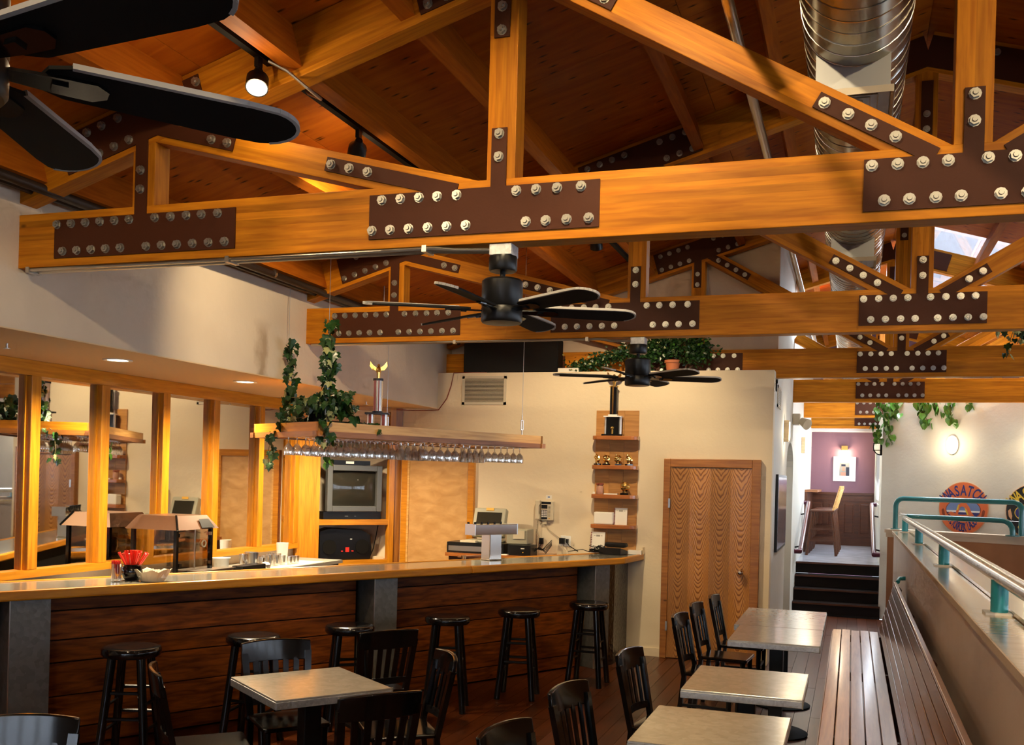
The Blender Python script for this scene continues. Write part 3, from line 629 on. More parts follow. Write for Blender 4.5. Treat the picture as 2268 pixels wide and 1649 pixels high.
# television
t = thing('television', 'grey tube television in the upper bay of the pine cabinet', 'television'); t.matrix_basis = CQ @ Matrix.Translation((0, 0, 1.3715))
x0, x1, z0, z1 = .385, 1.075, .088, .623; yf = .035
part('casing', MB().prism([(x0 + .02, yf + .07), (x1 - .02, yf + .07), (x1 - .18, yf + .36), (x0 + .18, yf + .36)], .10, z1 - .02, 'xy').box(x0 - .03, x1 - .0, yf + .03, yf + .22, .001, .086), 'black_satin', t, world=False)
b = MB(); y0, y1 = yf, yf + .07
b.box(x0, x0 + .065, y0, y1, z0, z1).box(x1 - .068, x1, y0, y1, z0, z1).box(x0 + .065, x1 - .068, y0, y1, z0, z0 + .065).box(x0 + .065, x1 - .068, y0, y1, z1 - .067, z1)
part('bezel', b, 'tv_grey', t, bevel=.008, world=False)
vs = []; fs = []; nu, nv = 12, 10
for j in range(nv + 1):
    for i in range(nu + 1):
        u, v = i/nu, j/nv; bulge = .035 * (1 - (2*u - 1)**2) * (1 - (2*v - 1)**2) + .015 * (2 - (2*u-1)**2 - (2*v-1)**2) / 2
        vs.append((x0 + .063 + u * (x1 - x0 - .129), yf + .055 - bulge, z0 + .063 + v * (z1 - z0 - .128)))
for j in range(nv):
    for i in range(nu): k = j*(nu+1) + i; fs.append((k, k+1, k+nu+2, k+nu+1))
part('screen', MB().add(vs, fs), 'crt_glass', t, True, world=False)
part('buttons', MB().box(.62, .66, yf + .026, yf + .031, .03, .04).box(.74, .76, yf + .026, yf + .031, .03, .04), 'tv_grey', t, world=False)
bx_ = thing('cable_box', 'flat black cable box lying on top of the television', 'cable box'); bx_.matrix_basis = CQ @ Matrix.Translation((.68, .1, 1.9955))
part('body', MB().box(-.25, .24, -.05, .12, 0, .052), 'black_satin', bx_, world=False); part('display', MB().box(-.07, .03, -.053, -.049, .014, .042), 'white_plastic', bx_, world=False)
st_ = thing('stereo', 'black portable stereo with red lights in the lower cabinet bay', 'stereo'); st_.matrix_basis = CQ @ Matrix.Translation((.63, .07, .9035))
part('body', MB().prism([(-.31, 0), (.33, 0), (.35, .08), (.33, .28), (.22, .345), (-.18, .37), (-.31, .33)], 0, .18), 'black_satin', st_, bevel=.01, world=False)
part('speaker', MB().cyl((-.19, -.008, .15), .085, .012, 20, axis='y'), 'black_matte', st_, world=False); part('speaker', MB().cyl((.22, -.008, .15), .085, .012, 20, axis='y'), 'black_matte', st_, world=False)
part('display', MB().box(.01, .055, -.006, .001, .09, .145), 'red_led', st_, world=False); part('button', MB().box(-.045, -.022, -.006, .001, .095, .107), 'red_led', st_, world=False); part('button', MB().box(.085, .11, -.006, .001, .095, .107), 'red_led', st_, world=False)
part('badge', MB().box(.065, .09, -.006, .001, .235, .243), 'white_plastic', st_, world=False)
part('power_cord', MB().tube([(.46, .08, .39), (.44, .09, .25), (.41, .1, .1), (.37, .1, .01)], .006, 6), 'black_matte', st_, True, world=False)
pa = thing('power_strip', 'small pale adapter lying in the lower cabinet bay', 'adapter'); pa.matrix_basis = CQ @ Matrix.Translation((1.07, .10, .9035)); part('body', MB().box(-.06, .06, -.03, .03, 0, .03), 'cream_plastic', pa, world=False)
# birch door on the back wall, beside the cabinet
d = struct('door_1', MB().box(-4.955, -4.19, YB - .045, YB - .01, 0.0, 2.085), 'birch')
part('casing', MB().box(-5.03, -4.955, YB - .06, YB, 0, 2.165).box(-4.19, -4.12, YB - .06, YB, 0, 2.165).box(-4.955, -4.19, YB - .06, YB, 2.085, 2.165), 'pine_trim', d)
part('stop', MB().box(-4.955, -4.93, YB - .058, YB - .02, 0, 2.085), 'maple_board', d)
part('knob', MB().sphere((-4.26, YB - .09, 1.0), .03, 12, 8), 'chrome', d, True)
# oak door with casing
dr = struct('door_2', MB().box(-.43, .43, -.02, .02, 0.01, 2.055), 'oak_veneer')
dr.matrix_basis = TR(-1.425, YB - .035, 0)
part('casing', MB().box(-1.925, -1.855, YB - .075, YB, 0, 2.15).box(-.995, -.905, YB - .075, YB, 0, 2.15).box(-1.855, -.995, YB - .075, YB, 2.06, 2.15), 'door_casing', dr, bevel=.006)
part('knob', MB().sphere((-1.085, YB - .11, 0.965), .034, 14, 10).cyl((-1.085, YB - .10, .965), .012, .05, 10, axis='y'), 'chrome', dr, True)
part('hinge', MB().box(-1.868, -1.848, YB - .082, YB - .052, 1.62, 1.72), 'brushed_steel', dr); part('hinge', MB().box(-1.868, -1.848, YB - .082, YB - .052, .3, .4), 'brushed_steel', dr)
struct('baseboard_back', MB().box(-2.2, -1.93, YB - .015, YB, 0, .09).box(-.90, XC, YB - .015, YB, 0, .09), 'plaster_warm')
# wall vents
def vent(name, label, cx, cz, w, h, M, n, fr=.03):
    t = thing(name, label, 'vent'); t.matrix_basis = M
    b = MB().box(-w/2, w/2, -.012, 0, h/2 - fr, h/2).box(-w/2, w/2, -.012, 0, -h/2, -h/2 + fr).box(-w/2, -w/2 + fr, -.012, 0, -h/2, h/2).box(w/2 - fr, w/2, -.012, 0, -h/2, h/2)
    part('frame', b, 'cream_metal', t, world=False); part('backing', MB().box(-w/2 + .01, w/2 - .01, -.003, -.001, -h/2 + .01, h/2 - .01), 'vent_dark', t, world=False)
    me = MB().bar((-w/2 + fr, -.008, 0), (w/2 - fr, -.008, 0), .004, .0075, up=(0, -.6, 1)).mesh('louver', 'cream_metal')
    for k in range(n): link('louver', me, t, Matrix.Translation((0, 0, -h/2 + fr + (h - 2*fr) * (k + .5) / n)))
    return t
vent('return_air_vent', 'wide louvered return vent high on the cream back wall', 0, 0, .54, .33, TR(-4.04, YB, 2.895), 18)
vent('supply_vent', 'narrow upright vent on the bright passage wall', 0, 0, .50, .24, Matrix.Translation((XC, 11.55, 2.87)) @ Matrix.Rotation(PI/2, 4, 'Z'), 10)
# shelf unit with trophies
t = thing('wall_shelf_unit', 'narrow pine wall shelf unit with four rounded ledges', 'shelf', (-2.46, YB, 1.1))
xs0, xs1 = -2.70, -2.22
for k in range(3): part('back_board', MB().box(xs0 + k * .16 + .001, xs0 + (k + 1) * .16 - .001, YB - .02, YB, 1.10, 2.665), 'shelf_pine', t)
SHZ = [2.383, 2.062, 1.743, 1.415]
for z in SHZ:
    poly = [(xs0 - .012, YB - .02)] + [(xs0 - .012, YB - .11)] + [((xs0 + .05) - .062 * math.cos(a), YB - .11 - .06 * math.sin(a)) for a in (PI/6, PI/3, PI/2)] + [((xs1 - .05) + .062 * math.cos(a), YB - .11 - .06 * math.sin(a)) for a in (PI/2, PI/3, PI/6)] + [(xs1 + .012, YB - .11), (xs1 + .012, YB - .02)]
    part('shelf', MB().prism(poly, z - .045, z, 'xy'), 'shelf_cherry', t, bevel=.006)
def figurine(label, x, y, z, s=1.0, rz=0.0):
    t = thing('gold_medallion_award', label, 'award', (x, y, z), rz, 'gold medallion awards')
    part('base', MB().box(-.035*s, .035*s, -.025*s, .025*s, 0, .016*s), 'black_gloss', t, world=False)
    b = MB().sphere((0, 0, .07*s), .042*s, 10, 7, (1, .45, 1.05)); b.sphere((-.018*s, -.012*s, .085*s), .02*s, 6, 5); b.sphere((.02*s, -.012*s, .06*s), .02*s, 6, 5)
    b.tube([(0, 0, .016*s), (0, 0, .04*s)], .01*s, 6); b.bar((-.025*s, 0, .12*s), (-.005*s, 0, .09*s), .008*s, .008*s)
    part('medallion', b, 'gold', t, False, world=False)
for k, (x, w) in enumerate(((-2.655, 'leftmost'), (-2.555, 'second from left'), (-2.425, 'third from left'), (-2.305, 'rightmost'))):
    figurine('gold medallion award on the second shelf, ' + w + ' of four', x, YB - .10, SHZ[1], 1.0, (k * .5 - .7))
figurine('large round gold award on the third shelf', -2.34, YB - .10, SHZ[2], 1.25)
t = thing('candle_jar', 'small pinkish lidded jar on the third shelf', 'jar', (-2.62, YB - .1, SHZ[2])); part('jar', MB().lathe([(.036, 0), (.04, .02), (.04, .085), (.03, .1)], 14), 'jar_pink', t, True, world=False); part('lid', MB().lathe([(.042, .1), (.042, .118), (.02, .122)], 14), 'sign_brown', t, True, world=False)
t = thing('card_stack', 'thin pile of white cards lying on the third shelf', 'cards', (-2.49, YB - .12, SHZ[2])); part('cards', MB().box(-.075, .075, -.03, .03, 0, .012), 'paper', t, world=False)
t = thing('small_white_box', 'tiny white box at the left end of the third shelf', 'box', (-2.685, YB - .1, SHZ[2])); part('carton', MB().box(-.012, .012, -.012, .012, 0, .025), 'paper', t, world=False, bevel=.002)
t = thing('napkin_pack', 'white paper pack on the fourth shelf', 'paper pack', (-2.565, YB - .1, SHZ[3])); part('stack', MB().box(-.105, .105, -.05, .05, 0, .135), 'paper', t, world=False, bevel=.012)
def menu(label, x, y, z, h, w, tilt=.08, rz=0.0):
    t = thing('spiral_menu', label, 'menu', (x, y, z), rz, 'spiral bound menus')
    M = Matrix.Rotation(-tilt, 4, 'X')
    part('cover', MB().box(-w/2, w/2, -.006, .006, 0, h).xf(M), 'paper', t, world=False)
    b = MB()
    for k in range(12): b.tube([(-w/2 - .006, -.009, h*(k+.5)/12), (-w/2 + .008, -.009, h*(k+.5)/12)], .0045, 5)
    part('spiral', b.xf(M), 'red_stripe', t, world=False)
    part('emblem', MB().box(-.022, .022, -.0075, -.0062, h*.78, h*.86).box(-.05, -.03, -.0075, -.0062, h*.81, h*.83).box(.03, .05, -.0075, -.0062, h*.81, h*.83).xf(M), 'stone_grey', t, world=False)
menu('spiral bound menu standing on the fourth shelf', -2.385, YB - .075, SHZ[3], .185, .14)
# trophies
def eagle(b, z):
    b.tube([(0, 0, z), (0, 0, z + .06)], [.014, .018], 8); b.sphere((0, 0, z + .075), .026, 8, 6, (1, .8, 1.2)); b.sphere((0, -.005, z + .115), .014, 8, 6)
    for s in (-1, 1):
        b.prism([(s*.01, z + .07), (s*.055, z + .075), (s*.08, z + .11), (s*.075, z + .155), (s*.05, z + .12), (s*.02, z + .10)], -.006, .006)
t = thing('trophy', 'tall black and gold trophy on top of the wall shelf unit', 'trophy', (-2.49, YB - .10, SHZ[0]), 0, 'trophies')
part('base', MB().box(-.115, .115, -.06, .06, 0, .018), 'black_gloss', t, world=False)
b = MB()
for k, xx in enumerate((-.08, -.048, .048, .08)): b.tube([(xx, 0, .018), (xx, 0, .205)], .017, 10)
part('pillar_set', b, 'silver_stripe', t, True, world=False); part('core', MB().box(-.07, .07, -.03, .03, .018, .205), 'black_gloss', t, world=False)
b = MB().sphere((0, -.045, .085), .02, 8, 6); b.tube([(0, -.045, .02), (0, -.045, .075)], .012, 6); part('figure', b, 'gold', t, True, world=False)
part('tier', MB().box(-.1, .1, -.05, .05, .205, .218).box(-.05, .05, -.04, .04, .218, .232), 'white_plastic', t, world=False)
part('column', MB().cyl((0, 0, .232), .042, .30, 16), 'black_gloss', t, True, world=False); part('column_stripe', MB().box(-.008, .008, -.045, -.040, .24, .53), 'gold', t, world=False)
b = MB().cyl((0, 0, .532), .05, .014, 12); eagle(b, .546); part('topper', b, 'gold', t, False, world=False)

# ================================================================== BAR
OB = Vector((-2.2, 10.115, 0)); UB = Vector((-.475, -.88, 0)).normalized(); NB = Vector((UB.y, -UB.x, 0))
if NB.x > 0: NB = -NB
def BP(s, t, z=0.0): p = OB + UB * s + NB * t; return Vector((p.x, p.y, z))
bar = thing('bar_counter', 'long angled bar counter with plank front and metal posts', 'bar', BP(3, .3, 0))
SE = 6.9
def xy(p): return (p.x, p.y)
pol = [xy(BP(7.45, .03)), xy(BP(0, .03)), (-2.16, YB - .002), (-2.525, YB - .002), xy(BP(6.40, .60))]
part('top_surface', MB().prism(pol, 1.06, 1.098, 'xy'), 'bar_zinc', bar)
def edge_(p, q, w=.05, ext=0.0):
    p = Vector(p); q = Vector(q); member('edge_trim', (p.x, p.y, 1.0725), (q.x, q.y, 1.0725), w, .065, 'pine_trim', bar, bevel=.012)
edge_(BP(7.4, .02), BP(2.05, .02)); edge_(BP(2.05, .02), BP(-.015, .02)); edge_(BP(-.012, .028), (-2.152, YB - .012, 0)); edge_(BP(6.42, .60), (-2.535, YB - .03, 0), .04)
part('kick_base', MB().prism([xy(BP(6.75, .30)), xy(BP(.05, .30)), xy(BP(.05, .5)), xy(BP(6.45, .5))], 0, 1.06, 'xy'), 'black_matte', bar)
zl = [.012, .133, .357, .583, .734, .931, 1.045]
for (s0, s1) in ((6.9, 5.87), (5.59, 3.13), (2.81, .46)):
    for a, c in zip(zl, zl[1:]):
        p, q = BP(s0, .225 + rnd.uniform(0, .004), (a + c)/2), BP(s1, .225 + rnd.uniform(0, .004), (a + c)/2)
        member('front_plank', p, q, .022, c - a - .008, 'bar_plank', bar, bevel=.003)
for (s0, s1) in ((5.857, 5.606), (3.06, 2.826), (.372, .154)):
    pp = part('metal_post', MB().prism([xy(BP(s0, .05)), xy(BP(s1, .05)), xy(BP(s1, .30)), xy(BP(s0, .30))], 0, 1.04, 'xy'), 'post_metal', bar, bevel=.004)
    part('corner_bead', MB().tube([BP(s0, .049, 0), BP(s0, .049, 1.04)], .005, 6), 'brushed_steel', pp)
part('end_panel', MB().prism([xy(BP(.15, .07)), xy(BP(.02, .10)), (-2.30, YB - .02), (-2.62, YB - .02), xy(BP(.15, .4))], 0, 1.045, 'xy'), 'hammered_black', bar)
# stools
def make_stool(label):
    t = thing('bar_stool', label, 'stool', (0, 0, 0), 0, 'black bar stools along the bar')
    part('seat', MB().lathe([(.0001, .758), (.10, .758), (.155, .763), (.176, .757), (.185, .742), (.184, .715), (.172, .70), (.14, .695), (.0001, .695)], 28), 'black_gloss', t, True, world=False)
    for k in range(4):
        a = PI/4 + k*PI/2; part('leg', MB().tube([(.125*math.cos(a), .125*math.sin(a), .72), (.215*math.cos(a), .215*math.sin(a), 0)], [.029, .026], 10), 'black_gloss', t, True, world=False)
    for z, off in ((.24, 0), (.40, 0), (.32, 1), (.48, 1)):
        r = .125 + (.72 - z) / .72 * .09
        for k in ((0, 2) if off else (1, 3)):
            a, c = PI/4 + k*PI/2, PI/4 + (k+1)*PI/2
            part('stretcher', MB().tube([(r*math.cos(a), r*math.sin(a), z), (r*math.cos(c), r*math.sin(c), z)], .011, 6), 'black_satin', t, True, world=False)
    return t
stool = None
spos = [(-4.337, 5.294), (-3.918, 6.033), (-3.555, 6.76), (-3.095, 7.575), (-2.712, 8.271), (-2.288, 9.059)]
sw = ['nearest the camera, at the left metal post', 'second from the near end', 'third from the near end, left of the middle post', 'fourth from the near end, right of the middle post', 'second from the far end', 'at the far end by the dark hammered panel']
for (x, y), w in zip(spos, sw):
    lab = 'round black wooden bar stool ' + w
    if stool is None: stool = make_stool(lab); stool.matrix_basis = TR(x, y, 0, .35)
    else: dup(stool, TR(x, y, 0, .35 + rnd.uniform(-.4, .4)), lab)

# ================================================================== THINGS ON THE BAR
ZT = 1.1005
t = thing('shot_glass_of_straws', 'straight clear glass packed with short red straws on the bar', 'glass', (-4.871, 5.765, ZT))
part('glass', MB().lathe([(.0001, 0), (.034, 0), (.04, .125), (.037, .125), (.031, .018), (.0001, .018)], 18), 'glass', t, True, world=False)
b = MB()
for k in range(22):
    a = rnd.uniform(0, 2*PI); r = rnd.uniform(0, .024); b.tube([(r*math.cos(a), r*math.sin(a), .02), (r*1.3*math.cos(a), r*1.3*math.sin(a), .143 + rnd.uniform(-.004, .004))], .006, 5)
part('straws', b, 'red_straw', t, world=False)
t = thing('straw_jar', 'round black jar bristling with red straws on the bar', 'jar', (-4.835, 5.885, ZT))
part('jar', MB().lathe([(.0001, 0), (.045, 0), (.062, .02), (.074, .055), (.07, .085), (.058, .105), (.066, .113), (.06, .113), (.052, .104), (.0001, .10)], 24), 'black_gloss', t, True, world=False)
sm = MB().tube([(0, 0, .0), (0, 0, .13)], .0055, 6).mesh('straw', 'red_straw')
for k in range(44):
    a = rnd.uniform(0, 2*PI); r = rnd.uniform(0, .04); tilt = r / .04 * .62
    link('straw', sm, t, Matrix.Translation((r*math.cos(a), r*math.sin(a), .085)) @ Matrix.Rotation(tilt, 4, Vector((-math.sin(a), math.cos(a), 0))) )
t = thing('snack_basket', 'off white snack basket lined with paper on the bar', 'basket', (-4.672, 5.90, ZT), .15)
n = 20; P0 = [(.085*math.cos(2*PI*k/n), .05*math.sin(2*PI*k/n), 0) for k in range(n)]; P1 = [(.135*math.cos(2*PI*k/n)*(1 + .06*(k % 2)), .085*math.sin(2*PI*k/n), .072 + .012*math.sin(k*2.1) + .014*abs(math.cos(2*PI*k/n))) for k in range(n)]; P2 = [(p[0]*.9, p[1]*.9, p[2] - .006) for p in P1]; P3 = [(p[0]*.9, p[1]*.9, .01) for p in P0]
vs = P0 + P1 + P2 + P3; fs = [tuple(range(n - 1, -1, -1)), tuple(range(3*n, 4*n))]
for L0 in (0, 1, 2):
    for k in range(n): fs.append((L0*n + k, L0*n + (k+1) % n, (L0+1)*n + (k+1) % n, (L0+1)*n + k))
part('basket', MB().add(vs, fs), 'cream_plastic', t, False, world=False)
b = MB()
for k in range(9): b.prism([(-.08 + .018*k, .03), (-.04 + .018*k, .03), (-.03 + .017*k, .078 + rnd.uniform(0, .012))], rnd.uniform(-.05, 0), rnd.uniform(.01, .05))
part('liner_paper', b, 'paper', t, world=False)
# beer tower
t = thing('beer_tower', 'stainless steel beer tap tower standing on the bar', 'beer tower', (-3.29, 9.12, ZT), math.atan2(-UB.y, -UB.x))
part('column', MB().box(-.075, .075, -.062, .062, .006, .25).box(-.082, .082, -.07, .07, 0, .006), 'brushed_steel', t, world=False, bevel=.006)
part('edge_bead', MB().tube([(-.075, -.062, .01), (-.075, -.062, .25)], .005, 6), 'chrome', t, world=False)
part('tap_head', MB().box(-.27, .27, -.07, .07, .245, .345), 'chrome', t, world=False, bevel=.004)
part('end_cap', MB().box(-.278, -.268, -.072, .072, .243, .347), 'brushed_steel', t, world=False); part('end_cap', MB().box(.268, .278, -.072, .072, .243, .347), 'brushed_steel', t, world=False)
for k in range(6):
    x = -.21 + .084*k; tp = part('tap', MB().tube([(x, .07, .29), (x, .115, .285), (x, .125, .25)], .009, 8), 'chrome', t, True, world=False)
    part('tap_handle', MB().tube([(x, .10, .295), (x, .105, .36)], [.008, .012], 8), 'black_satin', tp, True, world=False)
# papers and small things on the bar top
t = thing('bar_tray', 'flat wooden paddle lying beside the beer tower', 'paddle', (-3.55, 9.35, ZT), 1.1); part('blade', MB().prism([(-.2, -.03), (.1, -.045), (.22, -.02), (.22, .02), (.1, .045), (-.2, .03)], 0, .014, 'xy'), 'walnut_strip', t, world=False)
t = thing('salt_cup', 'tiny clear cup on the bar left of the beer tower', 'cup', (-3.52, 8.98, ZT)); part('cup', MB().lathe([(.0001, 0), (.02, 0), (.026, .04), (.024, .04), (.018, .004), (.0001, .004)], 12), 'glass', t, True, world=False)
menu('spiral bound menu standing on the bar below the shelf unit', -2.62, YB - .14, ZT, .23, .155, .10, -.1)
t = thing('desk_phone', 'black desk phone with a handset lying on the bar end', 'phone', (-2.40, YB - .20, ZT), -.25)
part('base', MB().prism([(-.09, 0), (.09, 0), (.09, .035), (-.09, .075)], -.16, .10, 'yz'), 'black_satin', t, world=False, bevel=.006); part('handset', MB().prism([(-.13, .09), (-.10, .075), (.10, .075), (.13, .09), (.12, .125), (-.12, .125)], -.03, .04), 'black_satin', t, world=False, bevel=.01)
part('display', MB().box(-.02, .09, -.085, -.05, .05, .066), 'grey_plastic', t, world=False)
t = thing('cable_tangle', 'tangle of thin black cables on the bar beside the desk phone', 'cables', (-2.55, YB - .2, ZT)); b = MB()
for k in range(9):
    pts = [(rnd.uniform(-.16, .14), rnd.uniform(-.07, .07), .012 + rnd.uniform(0, .06) * (0.3 + (i % 2))) for i in range(6)]; b.tube(pts, .004, 5)
b.tube([(-.14, .0, .01), (-.22, -.02, .035), (-.30, .0, .02), (-.38, -.02, .006)], .004, 5)
part('cables', b, 'black_matte', t, True, world=False)
t = thing('check_box', 'small white carton lying at the bar end by the wall', 'box', (-2.215, YB - .085, ZT), .1); part('carton', MB().box(-.075, .075, -.045, .045, 0, .045), 'paper', t, world=False, bevel=.003)
t = thing('brown_folder', 'thin brown card standing against the wall at the bar end', 'card', (-2.128, YB - .05, 1.06)); part('card', MB().box(-.004, .004, -.04, .04, .05, .12), 'cap_wood', t, world=False)

# ================================================================== THINGS ON THE BACK COUNTER
ZC = .9605
t = thing('popcorn_machine', 'glass sided popcorn machine with copper hood below the mirror', 'popcorn machine', (-5.52, 7.22, ZC))
hx, hy = .215, .235
part('base', MB().box(-hx, hx, -hy, hy, 0, .075), 'black_satin', t, world=False)
for sx in (-1, 1):
    for sy in (-1, 1): part('corner_post', MB().box(sx*hx - .015, sx*hx + .015, sy*hy - .015, sy*hy + .015, .075, .44), 'black_gloss', t, world=False)
part('glass_pane', MB().box(hx - .004, hx, -hy + .015, hy - .015, .075, .44), 'case_glass', t, world=False); part('glass_pane', MB().box(-hx + .015, hx - .015, -hy, -hy + .004, .075, .44), 'case_glass', t, world=False)
part('glass_pane', MB().box(-hx + .015, hx - .015, hy - .004, hy, .075, .44), 'case_glass', t, world=False); part('glass_pane', MB().box(-hx, -hx + .004, -hy + .015, hy - .015, .075, .44), 'case_glass', t, world=False)
a, c = .265, .285; a2, c2 = .19, .21
vs = [(-a, -c, .43), (a, -c, .43), (a, c, .43), (-a, c, .43), (-a2, -c2, .545), (a2, -c2, .545), (a2, c2, .545), (-a2, c2, .545)]
hood = part('hood', MB().add(vs, [(0,3,2,1),(4,5,6,7),(0,1,5,4),(1,2,6,5),(2,3,7,6),(3,0,4,7)]), 'copper_hood', t, world=False)
part('hood_label', MB().add([(.268, .04, .44), (.268, .22, .44), (.222, .19, .515), (.222, .05, .515)], [(0, 1, 2, 3)]), 'black_satin', hood, world=False)
part('hood_corner', MB().tube([(a, -c, .43), (a2, -c2, .548)], .01, 6), 'black_gloss', hood, world=False)
k_ = part('kettle', MB().lathe([(.0001, .22), (.07, .21), (.085, .25), (.085, .31), (.06, .33), (.0001, .335)], 18, (-.03, -.03, 0)), 'kettle_steel', t, True, world=False); part('hanger', MB().tube([(-.03, -.03, .33), (-.03, -.03, .44)], .02, 8), 'black_satin', k_, world=False)
for z in (.12, .37):
    part('hinge', MB().box(hx + .001, hx + .022, -hy + .02, -hy + .055, z, z + .03), 'chrome', t, world=False); part('hinge', MB().box(hx + .001, hx + .022, hy - .03, hy - .01, z, z + .03), 'chrome', t, world=False)
part('door_edge', MB().box(hx, hx + .006, .015, .021, .09, .43), 'brushed_steel', t, world=False)
ring = MB().tube([(hx + .01, .13 + .028*math.cos(2*PI*k/14), .30 + .028*math.sin(2*PI*k/14)) for k in range(15)], .007, 6); part('door_ring', ring, 'cream_plastic', t, True, world=False)
t = thing('drain_tray', 'low angled metal tray on the counter before the popcorn machine', 'tray', (-5.24, 7.36, ZC)); part('tray', MB().box(-.05, .05, -.22, .28, 0, .075).box(-.06, .07, -.23, .29, .075, .082), 'brushed_steel', t, world=False)
t = thing('mug_bucket', 'short white plastic pitcher on the counter', 'pitcher', (-5.47, 7.86, ZC)); part('body', MB().lathe([(.0001, 0), (.062, 0), (.072, .12), (.085, .135), (.08, .135), (.066, .12), (.058, .006), (.0001, .006)], 18), 'white_plastic', t, True, world=False)
t = thing('black_bin', 'low black plastic bin on the counter', 'bin', (-5.31, 8.06, ZC)); part('bin', MB().box(-.06, .06, -.18, .20, 0, .065), 'black_satin', t, world=False, bevel=.006)
def cup(label, name, x, y, r, h, mat, lip=0.0):
    t = thing(name, label, 'glass' if mat == 'glass' else 'cup', (x, y, ZC), 0, 'glassware on the back counter')
    part('vessel', MB().lathe([(.0001, 0), (r*.8, 0), (r, h), (r*.92, h), (r*.72, .006), (.0001, .006)], 14), mat, t, True, world=False); return t
cup('wide clear glass tumbler beside the steel cups', 'tumbler', -5.44, 8.17, .045, .15, 'glass'); cup('dark steel shaker cup on the counter', 'shaker_cup', -5.42, 8.30, .055, .16, 'brushed_steel'); cup('second steel shaker cup behind the first', 'shaker_cup', -5.50, 8.36, .05, .155, 'brushed_steel')
for k in range(8): cup('short clear tumbler, ' + ['first', 'second', 'third', 'fourth', 'fifth', 'sixth', 'seventh', 'eighth'][k] + ' from the left in the counter row', 'tumbler', -5.40 - .09 * (k % 2), 8.42 + .062 * k, .033, .10 + .012 * (k % 3), 'glass')
cup('tall white plastic tub at the right end of the counter', 'plastic_tub', -5.52, 8.98, .062, .21, 'white_plastic')
for k in range(3): cup('small clear glass before the white tub, ' + ['left', 'middle', 'right'][k] + ' of three', 'tumbler', -5.36, 8.86 + .07 * k, .03, .085, 'glass')
t = thing('sugar_dish', 'glass dish heaped with white packets on the counter', 'dish', (-5.28, 8.30, ZC)); part('dish', MB().lathe([(.0001, 0), (.04, 0), (.055, .05), (.05, .05), (.035, .006), (.0001, .006)], 14), 'glass', t, True, world=False); part('packets', MB().sphere((0, 0, .05), .045, 8, 6, (1, 1, .55)), 'paper', t, world=False)
t = thing('bar_mat', 'pale flat mat under the glasses on the counter', 'mat', (-5.4, 8.75, ZC - .0004)); part('mat', MB().box(-.17, .15, -.28, .62, 0, .003), 'paper', t, world=False)
# register counter along the back wall
t = thing('register_counter', 'small wooden counter holding the cash register against the back wall', 'counter', (-3.7, 10.5, 0))
part('top', MB().box(-4.22, -3.12, 10.20, YB - .002, 1.022, 1.06), 'shelf_cherry', t); part('body', MB().box(-4.20, -3.2, 10.26, YB - .002, 0, 1.022), 'wainscot', t)
ZR = 1.0605
t = thing('cash_drawer', 'flat silver fronted cash drawer under the register screen', 'cash drawer', (-3.92, 10.45, ZR)); part('body', MB().box(-.30, .36, -.20, .20, 0, .115), 'black_satin', t, world=False); part('front', MB().box(-.28, .34, -.206, -.199, .02, .075), 'brushed_steel', t, world=False)
t = thing('register_screen', 'beige touch screen register tilted back on the cash drawer', 'register', (-3.83, 10.45, ZR + .1155))
M = Matrix.Translation((0, .02, .06)) @ Matrix.Rotation(-.32, 4, 'X')
part('foot', MB().box(-.22, .18, -.12, .14, 0, .025), 'grey_plastic', t, world=False, bevel=.008); part('housing', MB().box(-.19, .19, -.02, .07, .0, .33).xf(M), 'grey_plastic', t, world=False, bevel=.015)
part('screen', MB().box(-.145, .145, -.026, -.019, .045, .275).xf(M), 'crt_glass', t, world=False); part('tag', MB().box(-.045, .045, -.027, -.02, .295, .328).xf(M), 'yellow_tag', t, world=False)
part('keyboard', MB().box(-.24, -.06, -.19, -.11, 0, .022), 'cream_plastic', t, world=False)
t = thing('receipt_printer', 'beige receipt printer beside the register screen', 'printer', (-3.46, 10.52, ZR + .11)); part('body', MB().box(-.12, .12, -.12, .12, 0, .165), 'grey_plastic', t, world=False, bevel=.012); part('cover', MB().box(-.04, .09, -.128, -.119, .06, .15), 'cream_plastic', t, world=False)
t = thing('black_terminal', 'black electronic box with loose cables beside the cash drawer', 'terminal', (-3.40, 10.42, ZR)); part('body', MB().box(-.12, .14, -.14, .10, 0, .11), 'black_satin', t, world=False); part('badge', MB().box(.03, .07, -.145, -.139, .07, .08), 'white_plastic', t, world=False); part('light', MB().box(.05, .06, -.145, -.139, .03, .038), 'yellow_tag', t, world=False)
b = MB()
for k in range(5): b.tube([(.14, 0, .04 + .01*k), (.2, .02 * k, .09 - .01*k), (.24, .1, .02 + .02*k), (.27, .22, .1 + .015*k)], .004, 5)
part('cables', b, 'black_matte', t, True, world=False)
t = thing('paper_scrap', 'cream paper slip at the front of the register counter', 'paper', (-3.56, 10.25, ZR)); part('slip', MB().box(-.05, .05, -.03, .03, 0, .008), 'paper', t, world=False)
